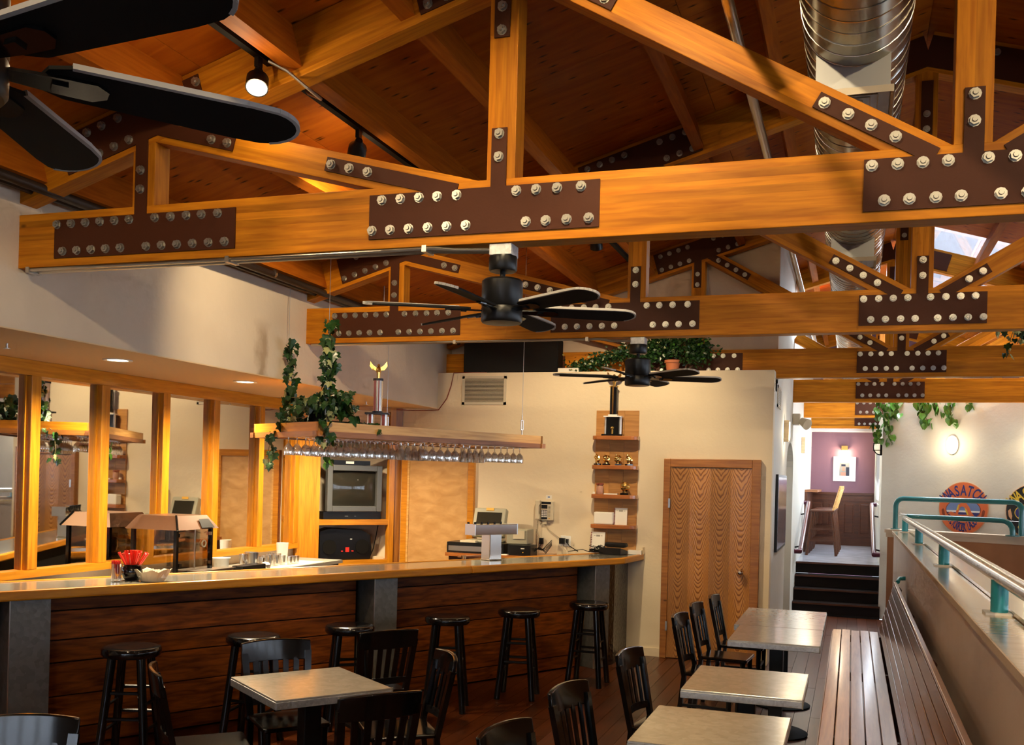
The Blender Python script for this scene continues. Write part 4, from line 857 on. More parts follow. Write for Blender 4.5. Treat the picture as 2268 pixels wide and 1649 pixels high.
# wall phone
t = thing('wall_phone', 'cream push button wall phone on the back wall', 'phone', (-3.262, YB, 1.43))
part('body', MB().box(-.045, .10, -.05, 0, 0, .215), 'cream_plastic', t, world=False, bevel=.005); part('handset', MB().prism([(-.105, .005), (-.05, .005), (-.05, .05), (-.06, .07), (-.06, .16), (-.05, .18), (-.05, .225), (-.105, .225)], -.075, -.02), 'cream_plastic', t, world=False, bevel=.008)
part('display', MB().box(-.038, .072, -.053, -.0495, .183, .208), 'black_satin', t, world=False)
kp = part('keypad', MB().box(-.038, .032, -.052, -.0495, .012, .118).box(-.038, .032, -.052, -.0495, .13, .172), 'black_satin', t, world=False)
b = MB()
for i in range(3):
    for j in range(4): b.box(-.032 + .022*i, -.017 + .022*i, -.056, -.051, .036 + .02*j, .049 + .02*j)
part('keys', b, 'white_plastic', kp, world=False)
b = MB()
for j in range(9): b.box(.04, .068, -.0525, -.0495, .045 + .014*j, .048 + .014*j)
part('line_buttons', b, 'black_satin', t, world=False); part('logo', MB().box(.048, .064, -.0525, -.0495, .018, .026), 'yellow_tag', t, world=False)
part('plug', MB().box(-.03, .02, -.03, 0, -.045, 0), 'cream_plastic', t, world=False); part('cord', MB().tube([(-.0, -.012, -.045), (.05, -.012, -.11), (.12, -.012, -.16), (.2, -.012, -.21)], .004, 6), 'tan_cord', t, True, world=False)
b = MB(); b.tube([(-.085 + .008*math.sin(k*1.1), -.03 + .008*math.cos(k*1.1), -.0 - .0032*k) for k in range(75)], .003, 4); part('coiled_cord', b, 'tan_cord', t, True, world=False)
t = thing('wall_note', 'small paper note taped above the wall phone', 'note', (-3.23, YB, 1.665)); part('sheet', MB().box(-.035, .035, -.003, 0, 0, .048), 'paper', t, world=False); part('drawing', MB().box(-.012, .012, -.0036, -.0029, .018, .034), 'sign_sky', t, world=False)
t = thing('wall_outlet', 'white double outlet with black plugs above the bar', 'outlet', (-3.02, YB, 1.145)); part('plate', MB().box(-.06, .06, -.006, 0, 0, .12), 'white_plastic', t, world=False, bevel=.003); part('plug', MB().box(-.062, -.005, -.06, -.006, .03, .095), 'black_satin', t, world=False); part('plug', MB().box(.012, .036, -.05, -.006, .045, .085), 'black_satin', t, world=False)
part('cord', MB().tube([(.024, -.05, .05), (.06, -.06, .01), (.16, -.06, -.045)], .005, 6), 'black_matte', t, True, world=False); part('cord', MB().tube([(-.03, -.05, .03), (-.01, -.055, -.02), (.02, -.06, -.05)], .004, 6), 'tan_cord', t, True, world=False)
t = thing('jack_plate', 'black phone jack with dangling wires above the register counter', 'jack', (-3.30, YB, 1.16)); part('jack', MB().box(-.022, .022, -.035, 0, 0, .07), 'black_satin', t, world=False); part('wire', MB().tube([(0, -.02, 0), (-.03, -.06, -.05), (-.10, -.1, -.07), (-.12, -.2, -.08)], .004, 5), 'black_matte', t, True, world=False); part('wire', MB().tube([(-.06, -.01, .22), (-.03, -.02, .1), (-.01, -.02, .06)], .003, 5), 'tan_cord', t, True, world=False)
# thin cable dangling down the wall from the speaker
t = thing('speaker_cable', 'thin brown speaker cable looping down the back wall corner', 'cable', (-4.55, YB - .01, 2.6)); part('wire', MB().tube([(-4.02, YB + .02, 3.105), (-4.42, YB - .012, 3.10), (-4.45, YB - .012, 2.95), (-4.5, YB - .012, 2.80), (-4.60, YB - .012, 2.67), (-4.68, YB - .03, 2.66), (-4.9, YB - .1, 2.655), (-5.05, YB - .2, 2.66)], .006, 6), 'sign_brown', t, True)

# ================================================================== HANGING GLASS RACK
RC = Vector((-4.06, 7.10, 0))
def RP(s, t, z=0.0): p = RC - UB * s + NB * t; return Vector((p.x, p.y, z))
RL, RW = 2.50, 1.02
rk = thing('glass_rack', 'long hanging wooden glass rack suspended by cables above the bar', 'rack', RP(1.25, .5, 2.19))
for (p, q) in ((RP(0, 0), RP(RL, 0)), (RP(RL, 0), RP(RL, RW)), (RP(RL, RW), RP(0, RW)), (RP(0, RW), RP(0, 0))):
    d = (q - p).normalized(); long_ = (q - p).length > 2
    member('side_board', p - d*.012 + Vector((0, 0, 2.272)), q + d*.012 + Vector((0, 0, 2.272)), .024, .075, 'maple_board' if long_ else 'pine_trim', rk)
    member('lower_strip', p - d*.04 + Vector((0, 0, 2.212)), q + d*.04 + Vector((0, 0, 2.212)), .05, .044, 'walnut_strip' if long_ else 'door_casing', rk)
for k in range(10): member('deck_slat', RP(.125 + .25*k, .02, 2.24), RP(.125 + .25*k, RW - .02, 2.24), .22, .014, 'pine_trim', rk)
for k, tt in enumerate((.14, .36, .46, .60, .74, .90)): member('glass_rail', RP(.04, tt, 2.205), RP(RL - .04, tt, 2.205), .05, .016, 'pine_trim', rk)
CAB = [RP(.06, .60), RP(.10, .04), RP(1.35, .95), RP(2.28, .04)]
for k, p in enumerate(CAB):
    zt = zb(p.x) + .3
    cb_ = part('cable', MB().tube([(p.x, p.y, 2.47), (p.x, p.y, zt)], .0025, 5), 'brushed_steel', rk)
    b = MB().tube([(p.x, p.y, 2.29), (p.x, p.y, 2.36)], .006, 6)
    d2 = UB * .014
    for s in (-1, 1): b.tube([(p.x + s*d2.x, p.y + s*d2.y, 2.36), (p.x + s*d2.x, p.y + s*d2.y, 2.45)], .006, 6)
    b.tube([(p.x - d2.x, p.y - d2.y, 2.36), (p.x + d2.x, p.y + d2.y, 2.36)], .006, 6); b.tube([(p.x - d2.x, p.y - d2.y, 2.45), (p.x + d2.x, p.y + d2.y, 2.45)], .006, 6); b.tube([(p.x, p.y, 2.45), (p.x, p.y, 2.50)], .005, 6)
    part('turnbuckle', b, 'silver_stripe', rk)
GW = MB().lathe([(.0001, .0), (.032, 0), (.032, -.003), (.006, -.008), (.0045, -.05), (.010, -.058), (.034, -.085), (.040, -.115), (.036, -.155), (.0345, -.155), (.0385, -.115), (.032, -.087), (.0001, -.064)], 14).mesh('wine_glass', 'rack_glass', True)
GT = MB().lathe([(.0001, .0), (.030, 0), (.030, -.003), (.007, -.008), (.006, -.03), (.014, -.04), (.028, -.075), (.036, -.165), (.0345, -.165), (.0265, -.077), (.0001, -.046)], 14).mesh('pilsner_glass', 'rack_glass', True)
def hang(me, s, tt, label, group):
    o = link(me.name, me, None, Matrix.Translation(RP(s, tt, 2.197))); tag(o, label, 'glass', group)
ORD = ['first', 'second', 'third', 'fourth', 'fifth', 'sixth', 'seventh', 'eighth', 'ninth', 'tenth', 'eleventh', 'twelfth', 'thirteenth', 'fourteenth', 'fifteenth', 'sixteenth', 'seventeenth', 'eighteenth', 'nineteenth', 'twentieth', 'twenty-first', 'twenty-second']
def hang_row(me, n, s0, ds, tt, what, group):
    for k in range(n): hang(me, s0 + ds*k, tt, what + ', ' + ORD[k] + ' from its near end', group)
hang_row(GW, 15, .04, .083, .53, 'round stemmed glass in the near rack row', 'round glasses at the near end of the rack')
hang_row(GT, 4, 1.12, .075, .40, 'tall flared glass hanging at the rack middle', 'tall glasses at the rack middle')
hang_row(GW, 5, 1.27, .09, .25, 'stemmed glass in the far front row, left group', 'stemmed glasses in the far half, left group')
hang_row(GT, 4, 1.73, .075, .25, 'tall flared glass in the far half of the rack', 'tall glasses in the far half')
hang_row(GW, 6, 2.04, .083, .25, 'rounded glass in the group at the far rack end', 'rounded glasses at the far end')
hang_row(GW, 22, .42, .088, .82, 'stemmed glass in the rack row nearest the mirror', 'glasses in the row nearest the mirror')
# trophy on the rack
t = thing('trophy', 'tall red and silver column trophy standing on the hanging rack', 'trophy', RP(.85, .40, 2.2475), .3, 'trophies')
part('base', MB().box(-.09, .09, -.05, .05, 0, .02), 'navy', t, world=False)
for xx in (-.06, .06): part('pillar', MB().cyl((xx, 0, .02), .032, .16, 12), 'silver_stripe', t, True, world=False); part('pillar_stripe', MB().box(xx - .012, xx + .012, -.035, -.031, .02, .18), 'red_stripe', t, world=False)
part('tier', MB().box(-.105, .105, -.055, .055, .18, .196).cyl((0, 0, .196), .048, .014, 14), 'navy', t, world=False)
part('column', MB().cyl((0, 0, .21), .04, .27, 16), 'silver_stripe', t, True, world=False)
part('column_stripe', MB().box(-.03, -.012, -.0405, -.034, .21, .48).box(.008, .018, -.043, -.036, .21, .48), 'red_stripe', t, world=False)
part('cap', MB().cyl((0, 0, .48), .046, .02, 14), 'navy', t, world=False)
b = MB(); eagle(b, .50); part('topper', b, 'gold', t, False, world=False)

# ================================================================== PLANTS
def leafmesh(name, pts, mat, fold=.25):
    vs = [(x, y, -abs(x) * fold) for x, y in pts]; c = (0, .35 * max(p[1] for p in pts), .004)
    n = len(vs); return MB().add(vs + [c], [(i, (i+1) % n, n) for i in range(n)]).mesh(name, mat)
IVY = [(0, 0), (.018, -.006), (.03, .006), (.022, .018), (.034, .032), (.017, .032), (0, .056), (-.017, .032), (-.034, .032), (-.022, .018), (-.03, .006), (-.018, -.006)]
POT = [(0, 0), (.02, -.004), (.032, .015), (.028, .036), (.012, .056), (0, .07), (-.012, .056), (-.028, .036), (-.032, .015), (-.02, -.004)]
LI = [leafmesh('leaf', IVY, 'ivy'), leafmesh('leaf', [(x*1.5, y*1.5) for x, y in IVY], 'ivy'), leafmesh('leaf', [(x*1.1, y*1.1) for x, y in IVY], 'ivy_pale')]
LP = [leafmesh('leaf', POT, 'pothos'), leafmesh('leaf', [(x*1.3, y*1.3) for x, y in POT], 'pothos')]
def vine(parent, pts, n, leaves, spread=.03, s=1.0, pale=.08):
    pts = [Vector(p) for p in pts]; part('stem', MB().tube(pts, .0035, 5), 'vine_stem', parent)
    inv = wm(parent).inverted(); seg = [(a, c) for a, c in zip(pts, pts[1:])]; tot = sum((c - a).length for a, c in seg)
    for k in range(n):
        d = tot * (k + rnd.random()) / n
        for a, c in seg:
            if d <= (c - a).length: p = a + (c - a).normalized() * d; break
            d -= (c - a).length
        else: p = pts[-1]
        p = p + Vector((rnd.uniform(-spread, spread), rnd.uniform(-spread, spread), rnd.uniform(-spread, spread) * .6))
        me = leaves[0] if rnd.random() < .5 else leaves[1]
        if len(leaves) > 2 and rnd.random() < pale: me = leaves[2]
        az = rnd.uniform(0, 2*PI); R = Matrix.Rotation(az, 4, 'Z') @ Matrix.Rotation(rnd.uniform(-2.3, -1.0), 4, 'X') @ Matrix.Rotation(rnd.uniform(-.5, .5), 4, 'Y')
        link('leaf', me, parent, inv @ Matrix.Translation(p) @ R @ Matrix.Scale(s * rnd.uniform(.8, 1.2), 4))
t = thing('ivy_plant', 'dark trailing ivy spilling over the near end of the glass rack', 'ivy', RP(.12, .3, 2.25))
pot = part('pot', MB().lathe([(.0001, 0), (.07, 0), (.095, .13), (.088, .13), (.065, .01), (.0001, .01)], 16, RP(.14, .22, 2.2475)), 'black_matte', t, True)
for k in range(18):
    a = rnd.uniform(0, 2*PI); e = RP(.16 + .30*math.cos(a), .22 + .30*math.sin(a), 2.36 + rnd.uniform(.0, .20)); vine(t, [RP(.14, .22, 2.35), (RP(.14, .22, 2.52) + e)/2, e], 13, LI, .055)
vine(t, [RP(.1, .04, 2.40), RP(.06, -.02, 2.30), RP(.04, -.03, 2.20), RP(.03, -.03, 2.13)], 18, LI, .05)
vine(t, [RP(.05, .3, 2.36), RP(.02, .55, 2.32), RP(-.02, .72, 2.22), RP(-.03, .74, 2.05), RP(-.03, .72, 1.93)], 30, LI, .045)
vine(t, [RP(.4, .15, 2.35), RP(.55, .02, 2.30), RP(.60, -.03, 2.24)], 14, LI, .04)
t = thing('climbing_ivy', 'slender ivy vine climbing the cable at the rack left corner', 'ivy', CAB[0] + Vector((0, 0, 2.25)), 0, 'ivy vines on the rack cables')
p = CAB[0]; vine(t, [(p.x, p.y, 2.28), (p.x + .02, p.y, 2.5), (p.x + .04, p.y, 2.66), (p.x + .02, p.y, 2.86), (p.x + .02, p.y, 3.02)], 54, LI, .05)
t = thing('climbing_ivy', 'bushy ivy vine climbing the second rack cable up to the truss', 'ivy', CAB[1] + Vector((0, 0, 2.35)), 0, 'ivy vines on the rack cables')
p = CAB[1]; vine(t, [(p.x, p.y, 2.38), (p.x - .02, p.y, 2.6), (p.x + .015, p.y, 2.9), (p.x, p.y, 3.14)], 92, LI, .05)
t = thing('pothos_sprig', 'small green sprig hanging below the rack beside the television', 'plant', RP(.75, .95, 2.2)); vine(t, [RP(.72, .98, 2.2), RP(.74, 1.0, 2.08), RP(.72, 1.0, 1.98)], 16, LP, .05, .8); vine(t, [RP(.72, .98, 2.2), RP(.9, 1.0, 2.13), RP(1.0, 1.02, 2.1)], 8, LP, .04, .8)
# potted plant and trailing foliage on the ledge under the third truss
def bush(name, pts, n, r, mats, s=1.0):
    b = MB()
    for k in range(n):
        c = Vector(rnd.choice(pts)); d = Vector((rnd.gauss(0, 1), rnd.gauss(0, .45), rnd.gauss(0, .8))) * r * .6; p = c + d
        R = Euler((rnd.uniform(0, 6), rnd.uniform(0, 6), rnd.uniform(0, 6))).to_matrix(); q = [(0, 0, 0), (.014*s, .016*s, 0), (0, .042*s, .004), (-.014*s, .016*s, 0)]
        b.cur = 0 if rnd.random() < .9 else 1; b.add([R @ Vector(v) + p for v in q], [(0, 1, 2, 3)])
    return b
t = thing('potted_plant', 'bushy dark plant in a terracotta pot on the back wall ledge', 'potted plant', (-1.89, YB + .105, 3.10))
part('pot', MB().lathe([(.0001, 0), (.062, 0), (.08, .095), (.09, .095), (.09, .125), (.08, .125), (.075, .11), (.0001, .11)], 20), 'terracotta', t, True, world=False)
tag(part('foliage', bush('foliage', [(-1.89 + .3*math.cos(k), YB + .08, 3.34 + .09*math.sin(k*1.7)) for k in range(14)], 1500, .12, 0, 1.15), ['ivy', 'pothos'], t), kind='stuff')
t = thing('trailing_plant', 'dark trailing plant spread along the back wall ledge', 'plant', (-2.5, YB + .1, 3.10))
tag(part('foliage', bush('foliage', [(-2.98 + .07*k, YB + .06, 3.15 + .019*k*(1 if k < 12 else .9)) for k in range(15)], 1500, .085, 0, 1.0), ['ivy', 'ivy_pale'], t), kind='stuff')
part('nursery_pot', MB().lathe([(.0001, 0), (.06, 0), (.075, .12), (.0001, .12)], 14, (-2.35, YB + .1, 3.1)), 'black_matte', t, True)
t = thing('hanging_basket_ivy', 'variegated trailing vine hanging between trusses at the right edge', 'plant', (1.50, 9.9, 3.5))
part('pot', MB().lathe([(.0001, 0), (.08, 0), (.11, .14), (.0001, .14)], 14, (1.46, 10.35, 3.60)), 'black_matte', t, True)
for e in ([(1.3, 10.3, 3.68), (1.22, 10.3, 3.50), (1.30, 10.3, 3.36)], [(1.42, 10.3, 3.68), (1.40, 10.3, 3.45), (1.36, 10.3, 3.30), (1.33, 10.3, 3.13)], [(1.5, 10.3, 3.68), (1.48, 10.3, 3.45), (1.42, 10.3, 3.26)]): vine(t, e, 22, LI, .045, .9, .4)
# speaker on the ledge
t = thing('loudspeaker', 'big black loudspeaker box on the back wall ledge', 'speaker', (-3.74, YB + .11, 3.10))
part('cabinet', MB().box(-.57, .57, -.09, .10, 0, .37), 'black_matte', t, world=False); part('grille', MB().box(-.56, .56, -.098, -.089, .012, .358), 'black_satin', t, world=False)
t = thing('ledge_carton', 'small pale carton on the ledge behind the far fan', 'box', (-3.08, YB + .05, 3.10)); part('carton', MB().box(-.10, .15, -.03, .03, 0, .045), 'paper', t, world=False)

# ================================================================== CEILING FANS
def make_fan(label, loc, base, drop=.0, DZF=0.0):
    t = thing('ceiling_fan', label, 'ceiling fan', loc, 0, 'black six blade ceiling fans')
    part('junction_box', MB().box(-.055, .06, -.055, .055, -.055, 0), 'galvanized_edge', t, world=False, bevel=.003)
    part('canopy', MB().lathe([(.0001, -.055), (.068, -.055), (.07, -.062), (.07, -.12), (.064, -.128), (.0001, -.13)], 28), 'black_satin', t, True, world=False)
    part('downrod', MB().cyl((0, 0, -.19 - drop), .014, .065 + drop, 10), 'black_satin', t, True, world=False)
    part('motor', MB().lathe([(.0001, -.165), (.09, -.168), (.101, -.178), (.102, -.30), (.098, -.305), (.102, -.312), (.102, -.372), (.095, -.382), (.0001, -.386)], 32, (0, 0, -drop)), 'black_satin', t, True, world=False)
    blade = [(.0, -.055), (.34, -.066)] + [(.385 + .085*math.sin(a), -.066*math.cos(a)) for a in [PI*k/12 for k in range(1, 12)]] + [(.34, .066), (.0, .055), (-.04, .038), (-.052, 0), (-.04, -.038)]
    bm_ = MB().prism(blade, -.004, .004, 'xy').mesh('blade', 'black_matte')
    dm = MB()
    for k in range(1, 11):
        p, q = blade[k], blade[k+1]; dm.bar((p[0], p[1], .001), (q[0], q[1], .001), .008, .011)
    dm.bar((blade[0][0], blade[0][1], .001), (blade[1][0], blade[1][1], .001), .009, .012)
    dm = dm.mesh('dust_rim', 'dust')
    im = MB().prism([(-.11, -.018), (-.02, -.028), (.05, -.03), (.075, -.012), (.075, .012), (.05, .03), (-.02, .028), (-.11, .018)], -.012, -.005, 'xy').box(-.03, .0, -.012, .012, -.018, -.005).mesh('blade_iron', 'black_gloss')
    for k in range(6):
        a = math.radians(base + 60*k)
        M = Matrix.Rotation(a, 4, 'Z') @ Matrix.Translation((.205, 0, -.315 - drop)) @ Matrix.Rotation(math.radians(-13), 4, 'X')
        bl = link('blade', bm_, t, M); link('blade_iron', im, bl); link('dust_rim', dm, bl)
    return t
FX = -1.655
make_fan('black ceiling fan hanging in the picture centre below the nearest truss', (FX, TY[1] + .07, 3.04), 27)
make_fan('farther black ceiling fan below the second truss', (FX + .012, TY[2] + .07, 3.04), 22)
make_fan('black ceiling fan close to the camera at the upper left corner', (-1.60, TY[0] + .07, 3.04), 52, .075)
# conduits along the undersides of the trusses
t = thing('conduit_run', 'pair of steel conduits under the nearest truss leading to the fan', 'conduit', (-3.1, TY[1], 3.03))
for dy in (.012, .075):
    part('conduit', MB().tube([(XL + .05, TY[1] + dy, 3.030), (-2.0, TY[1] + dy, 3.030), (-1.9, TY[1] + dy*.7 + .02, 3.022), (-1.71, TY[1] + dy*.6 + .03, 3.015)], .011, 8), 'conduit', t, True)
for x in (-4.55, -3.2, -2.05): part('strap', MB().box(x - .012, x + .012, TY[1] - .005, TY[1] + .095, 3.014, 3.046), 'conduit', t)
t = thing('conduit_run', 'single steel conduit under the second truss leading to the far fan', 'conduit', (-3.1, TY[2], 3.03))
part('conduit', MB().tube([(XL + .05, TY[2] + .012, 3.030), (-1.95, TY[2] + .012, 3.030), (-1.86, TY[2] + .04, 3.018), (-1.70, TY[2] + .05, 3.016)], .011, 8), 'conduit', t, True)
for x in (-3.2, -2.05): part('strap', MB().box(x - .012, x + .012, TY[2] - .005, TY[2] + .03, 3.014, 3.046), 'conduit', t)
# pipe along the left wall
t = thing('sprinkler_pipe', 'dark sprinkler pipe running along the top of the left wall', 'pipe', (-4.45, 6, 3.49))
part('pipe', MB().tube([(-4.45, YF, 3.505), (-4.45, 11.0, 3.475)], .030, 10), 'black_pipe', t, True); part('pipe', MB().tube([(-4.54, YF, 3.50), (-4.54, 11.0, 3.47)], .018, 8), 'black_pipe', t, True)
for y in (3.2, 5.6, 7.0, 9.0): part('hanger', MB().tube([(-4.45, y, 3.49), (-4.45, y, 3.78)], .006, 6).tube([(-4.45, y - .012, 3.49), (-4.45, y + .012, 3.49)], .036, 12), 'brushed_steel', t)
t = thing('black_pipe_run', 'dark metal pipe running under the roof left of the duct', 'pipe', (-.55, 6, 3.95))
zp = 3.98; kx = -.102/.379
part('pipe', MB().tube([(kx*(zp - 1.9), YF, zp), (kx*(zp - 1.9), 20.5, zp)], .026, 10), 'conduit', t, True)
for y in (2.6, 5.2, 9.0, 12.5): part('coupling', MB().tube([(kx*(zp - 1.9), y, zp), (kx*(zp - 1.9), y + .09, zp)], .033, 10), 'black_pipe', t, True)
# spiral duct
DZ, DR, DX = 4.05, .24, -.03
t = thing('spiral_duct', 'long round spiral metal air duct under the ridge', 'duct', (DX, 8, DZ))
def ring_pts(y, r, n=28): return [(DX + r*math.cos(2*PI*k/n), y, DZ + r*math.sin(2*PI*k/n)) for k in range(n + 1)]
part('duct', MB().tube([(DX, -2.0, DZ), (DX, 19.5, DZ)], DR, 32), 'duct_metal', t, True)
b = MB(); pts = []
for k in range(int(21.4/.115*32)):
    a = 2*PI*k/32; pts.append((DX + (DR + .0005)*math.cos(a), -1.95 + .115*k/32, DZ + (DR + .0005)*math.sin(a)))
part('seam', b.tube(pts, .0028, 4), 'duct_seam', t, True)
for (y0, lab) in ((4.79, 0), (8.35, 1)):
    bt = MB().box(DX - .175, DX + .15, y0 + .02, y0 + .36, 3.70, DZ - .12); pb = part('boot', bt, 'grey_sheet', t)
    df = MB(); x0, x1, ya_, yb2, z = DX - .195, DX + .17, y0, y0 + .38, 3.69
    vs = [(x0, ya_, z), (x1, ya_, z), (x1, yb2, z), (x0, yb2, z), (x0 + .045, ya_ + .045, z + .035), (x1 - .045, ya_ + .045, z + .035), (x1 - .045, yb2 - .045, z + .035), (x0 + .045, yb2 - .045, z + .035)]
    dd = part('diffuser', MB().add(vs, [(0, 1, 5, 4), (1, 2, 6, 5), (2, 3, 7, 6), (3, 0, 4, 7)]).box(x0, x1, ya_, ya_ + .004, z - .012, z + .02).box(x1 - .004, x1, ya_, yb2, z - .012, z + .02).box(x0, x0 + .004, ya_, yb2, z - .012, z + .02), 'cream_metal', t)
    for j in range(3):
        o_ = .07 + .033*j; xx0, xx1, yy0, yy1 = x0 + o_, x1 - o_, ya_ + o_, yb2 - o_; h = .03
        vs = [(xx0, yy0, z + .005), (xx1, yy0, z + .005), (xx1, yy1, z + .005), (xx0, yy1, z + .005), (xx0 + .018, yy0 + .018, z + h), (xx1 - .018, yy0 + .018, z + h), (xx1 - .018, yy1 - .018, z + h), (xx0 + .018, yy1 - .018, z + h)]
        part('louver', MB().add(vs, [(0, 1, 5, 4), (1, 2, 6, 5), (2, 3, 7, 6), (3, 0, 4, 7)]), 'cream_metal', dd)
    part('throat', MB().box(x0 + .05, x1 - .05, ya_ + .05, yb2 - .05, z + .034, z + .04), 'vent_dark', dd)
part('strap', MB().tube([(-.17, 5.3, 4.28), (-.3, 5.3, 4.7)], .006, 5).tube([(.17, 5.3, 4.28), (.3, 5.3, 4.7)], .006, 5).tube([(-.17, 9.3, 4.28), (-.3, 9.3, 4.7)], .006, 5).tube([(.17, 9.3, 4.28), (.3, 9.3, 4.7)], .006, 5), 'brushed_steel', t)
# track lights
def track(label, x, y0, y1, z):
    t = thing('lighting_track', label, 'lighting track', (x, (y0 + y1)/2, z)); part('rail', MB().box(x - .02, x + .02, y0, y1, z - .035, z), 'black_matte', t); return t
def track_head(label, x, y, z, aim, power, lit=True, angle=75, spill=0):
    t = thing('track_light', label, 'track light', (x, y, z), 0, 'black track light heads')
    d = (Vector(aim) - Vector((x, y, z - .11))).normalized(); R = d.to_track_quat('-Z', 'Y').to_matrix().to_4x4()
    part('stem', MB().box(-.012, .012, -.02, .02, -.05, 0).tube([(0, 0, -.05), (0, 0, -.08)], .014, 8), 'black_satin', t, world=False)
    M = Matrix.Translation((0, 0, -.085)) @ R
    part('can', MB().lathe([(.022, .03), (.030, .0), (.056, -.03), (.058, -.10), (.052, -.10), (.050, -.04), (.0001, -.03)], 22).xf(M), 'black_satin', t, True, world=False)
    part('bulb', MB().lathe([(.0001, -.088), (.03, -.092), (.05, -.086), (.05, -.07), (.0001, -.07)], 20).xf(M), 'lamp_glow' if lit else 'black_matte', t, True, world=False)
    if spill: point('track_light_spill', Vector((x, y, z - .085)) + d * .16, spill, WARM, .05)  # point light added below the can to brighten the ceiling as lamp spill
    if power: spot('track_light_lamp', Vector((x, y, z - .085)) + d * .12, aim, power, angle, WARM, .7, .045)
PXB = -2.93; zt = zb(PXB) + .13
track('black lighting track under the purlin before the nearest truss', PXB, 1.6, TY[1] - .05, zt)
track('black lighting track under the purlin behind the nearest truss', PXB, TY[1] + .25, 7.6, zt)
track('black lighting track under the roof behind the second truss', -2.22, TY[2] + .2, 10.4, zb(-2.22) + .05)
track_head('lit black track light in front of the nearest truss', PXB, 4.42, zt - .035, (-2.2, 3.0, .9), 120, True, 95, 5)
track_head('black track light behind the nearest truss, facing away', PXB, 5.52, zt - .035, (-4.7, 8.0, 2.4), 140, True, 90, 4)
track_head('black track light glowing between the first and second trusses', -2.22, 8.70, zb(-2.22) + .015, (-2.6, 10.9, 1.3), 200, True, 95, 5)
t = thing('track_feed', 'bent conduit feeding the track past the nearest truss', 'conduit', (-2.8, TY[1], 4.0)); part('conduit', MB().tube([(PXB + .02, TY[1] - .10, zt - .03), (PXB + .10, TY[1] - .05, 3.98), (PXB + .18, TY[1] + .02, 3.91), (PXB + .17, TY[1] + .18, 3.91), (PXB + .05, TY[1] + .25, 3.98), (PXB, TY[1] + .30, zt - .02)], .009, 8), 'conduit', t, True)
# unseen heads and tracks, added to light the trusses, walls and tables
track('black lighting track above the camera on the left slope', -1.0, -3.2, 2.9, zb(-1.0) + .30); track('black lighting track above the camera on the right slope', 1.9, -3.2, 2.9, zb(1.9) + .30)
track('black lighting track on the right slope past the first truss', 2.2, 4.9, 14.0, zb(2.2) + .30)
for (x, y, z, aim, pw, an, w) in (
    (PXB, 1.75, zt - .035, (-3.6, 4.9, 2.3), 70, 120, 'aimed at the left half of the nearest truss'),
    (-1.0, -0.6, zb(-1.0) + .265, (-1.5, 4.6, 3.0), 200, 100, 'aimed at the middle of the nearest truss'),
    (1.9, -0.8, zb(1.9) + .265, (0.6, 4.6, 3.2), 170, 80, 'aimed at the right of the nearest truss'),
    (1.9, 2.2, zb(1.9) + .265, (-.2, 7.0, .8), 120, 90, 'aimed at the bench tables'),
    (-1.0, 2.6, zb(-1.0) + .265, (-3.2, 9.9, 1.7), 290, 70, 'aimed at the back wall'),
    (-1.0, 2.75, zb(-1.0) + .265, (.5, 6.0, 1.0), 110, 80, 'aimed at the half wall'),
    (2.2, 6.6, zb(2.2) + .265, (0.2, 8.2, .8), 90, 90, 'aimed at the bench seat'),
    (2.2, 9.6, zb(2.2) + .265, (-1.2, 11.2, 1.4), 100, 80, 'aimed at the oak door'),
    (2.2, 13.2, zb(2.2) + .265, (1.0, 14.6, 1.4), 60, 100, 'aimed at the sign wall')):
    track_head('black track light out of frame, ' + w, x, y, z, aim, pw, True, an)

# ================================================================== TABLES
def make_table(label, x0, x1, y0, y1, rz=None, c=None, w=None, d=None):
    if c is None: c = ((x0 + x1)/2, (y0 + y1)/2); w = x1 - x0; d = y1 - y0; rz = 0
    t = thing('cafe_table', label, 'table', (c[0], c[1], 0), rz, 'metal topped cafe tables')
    part('tabletop', MB().box(-w/2, w/2, -d/2, d/2, .738, .75), 'galvanized', t, world=False, bevel=.003)
    part('edge_band', MB().box(-w/2 - .002, w/2 + .002, -d/2 - .002, d/2 + .002, .70, .7385), 'galvanized_edge', t, world=False, bevel=.003)
    part('corner_strip', MB().box(w/2 - .004, w/2 + .004, -d/2 - .004, -d/2 + .004, .699, .7505), 'stone_grey', t, world=False)
    part('pedestal', MB().box(-.05, .05, -.05, .05, .03, .70), 'black_satin', t, world=False, bevel=.005); part('top_spider', MB().bar((-.2, 0, .69), (.2, 0, .69), .05, .02).bar((0, -.2, .69), (0, .2, .69), .05, .02), 'black_satin', t, world=False)
    part('base', MB().lathe([(.0001, 0), (.24, 0), (.245, .012), (.22, .024), (.09, .04), (.06, .07), (.0001, .07)], 28), 'black_matte', t, True, world=False)
    return t
make_table('far metal topped table at the end of the bench, against its twin', -.885, -.19, 8.35, 9.55)
make_table('metal topped table joined to the far table on its near side', -.84, -.19, 7.50, 8.338)
make_table('metal topped table in the middle of the bench row', -.876, -.222, 5.59, 6.37)
make_table('nearest metal topped table in the bench row, cut by the frame', -.915, -.258, 4.37, 5.135)
make_table('lone metal topped table turned diagonally before the bar', 0, 0, 0, 0, math.atan2(.518, .384), (-2.785, 4.852), .655, .67)
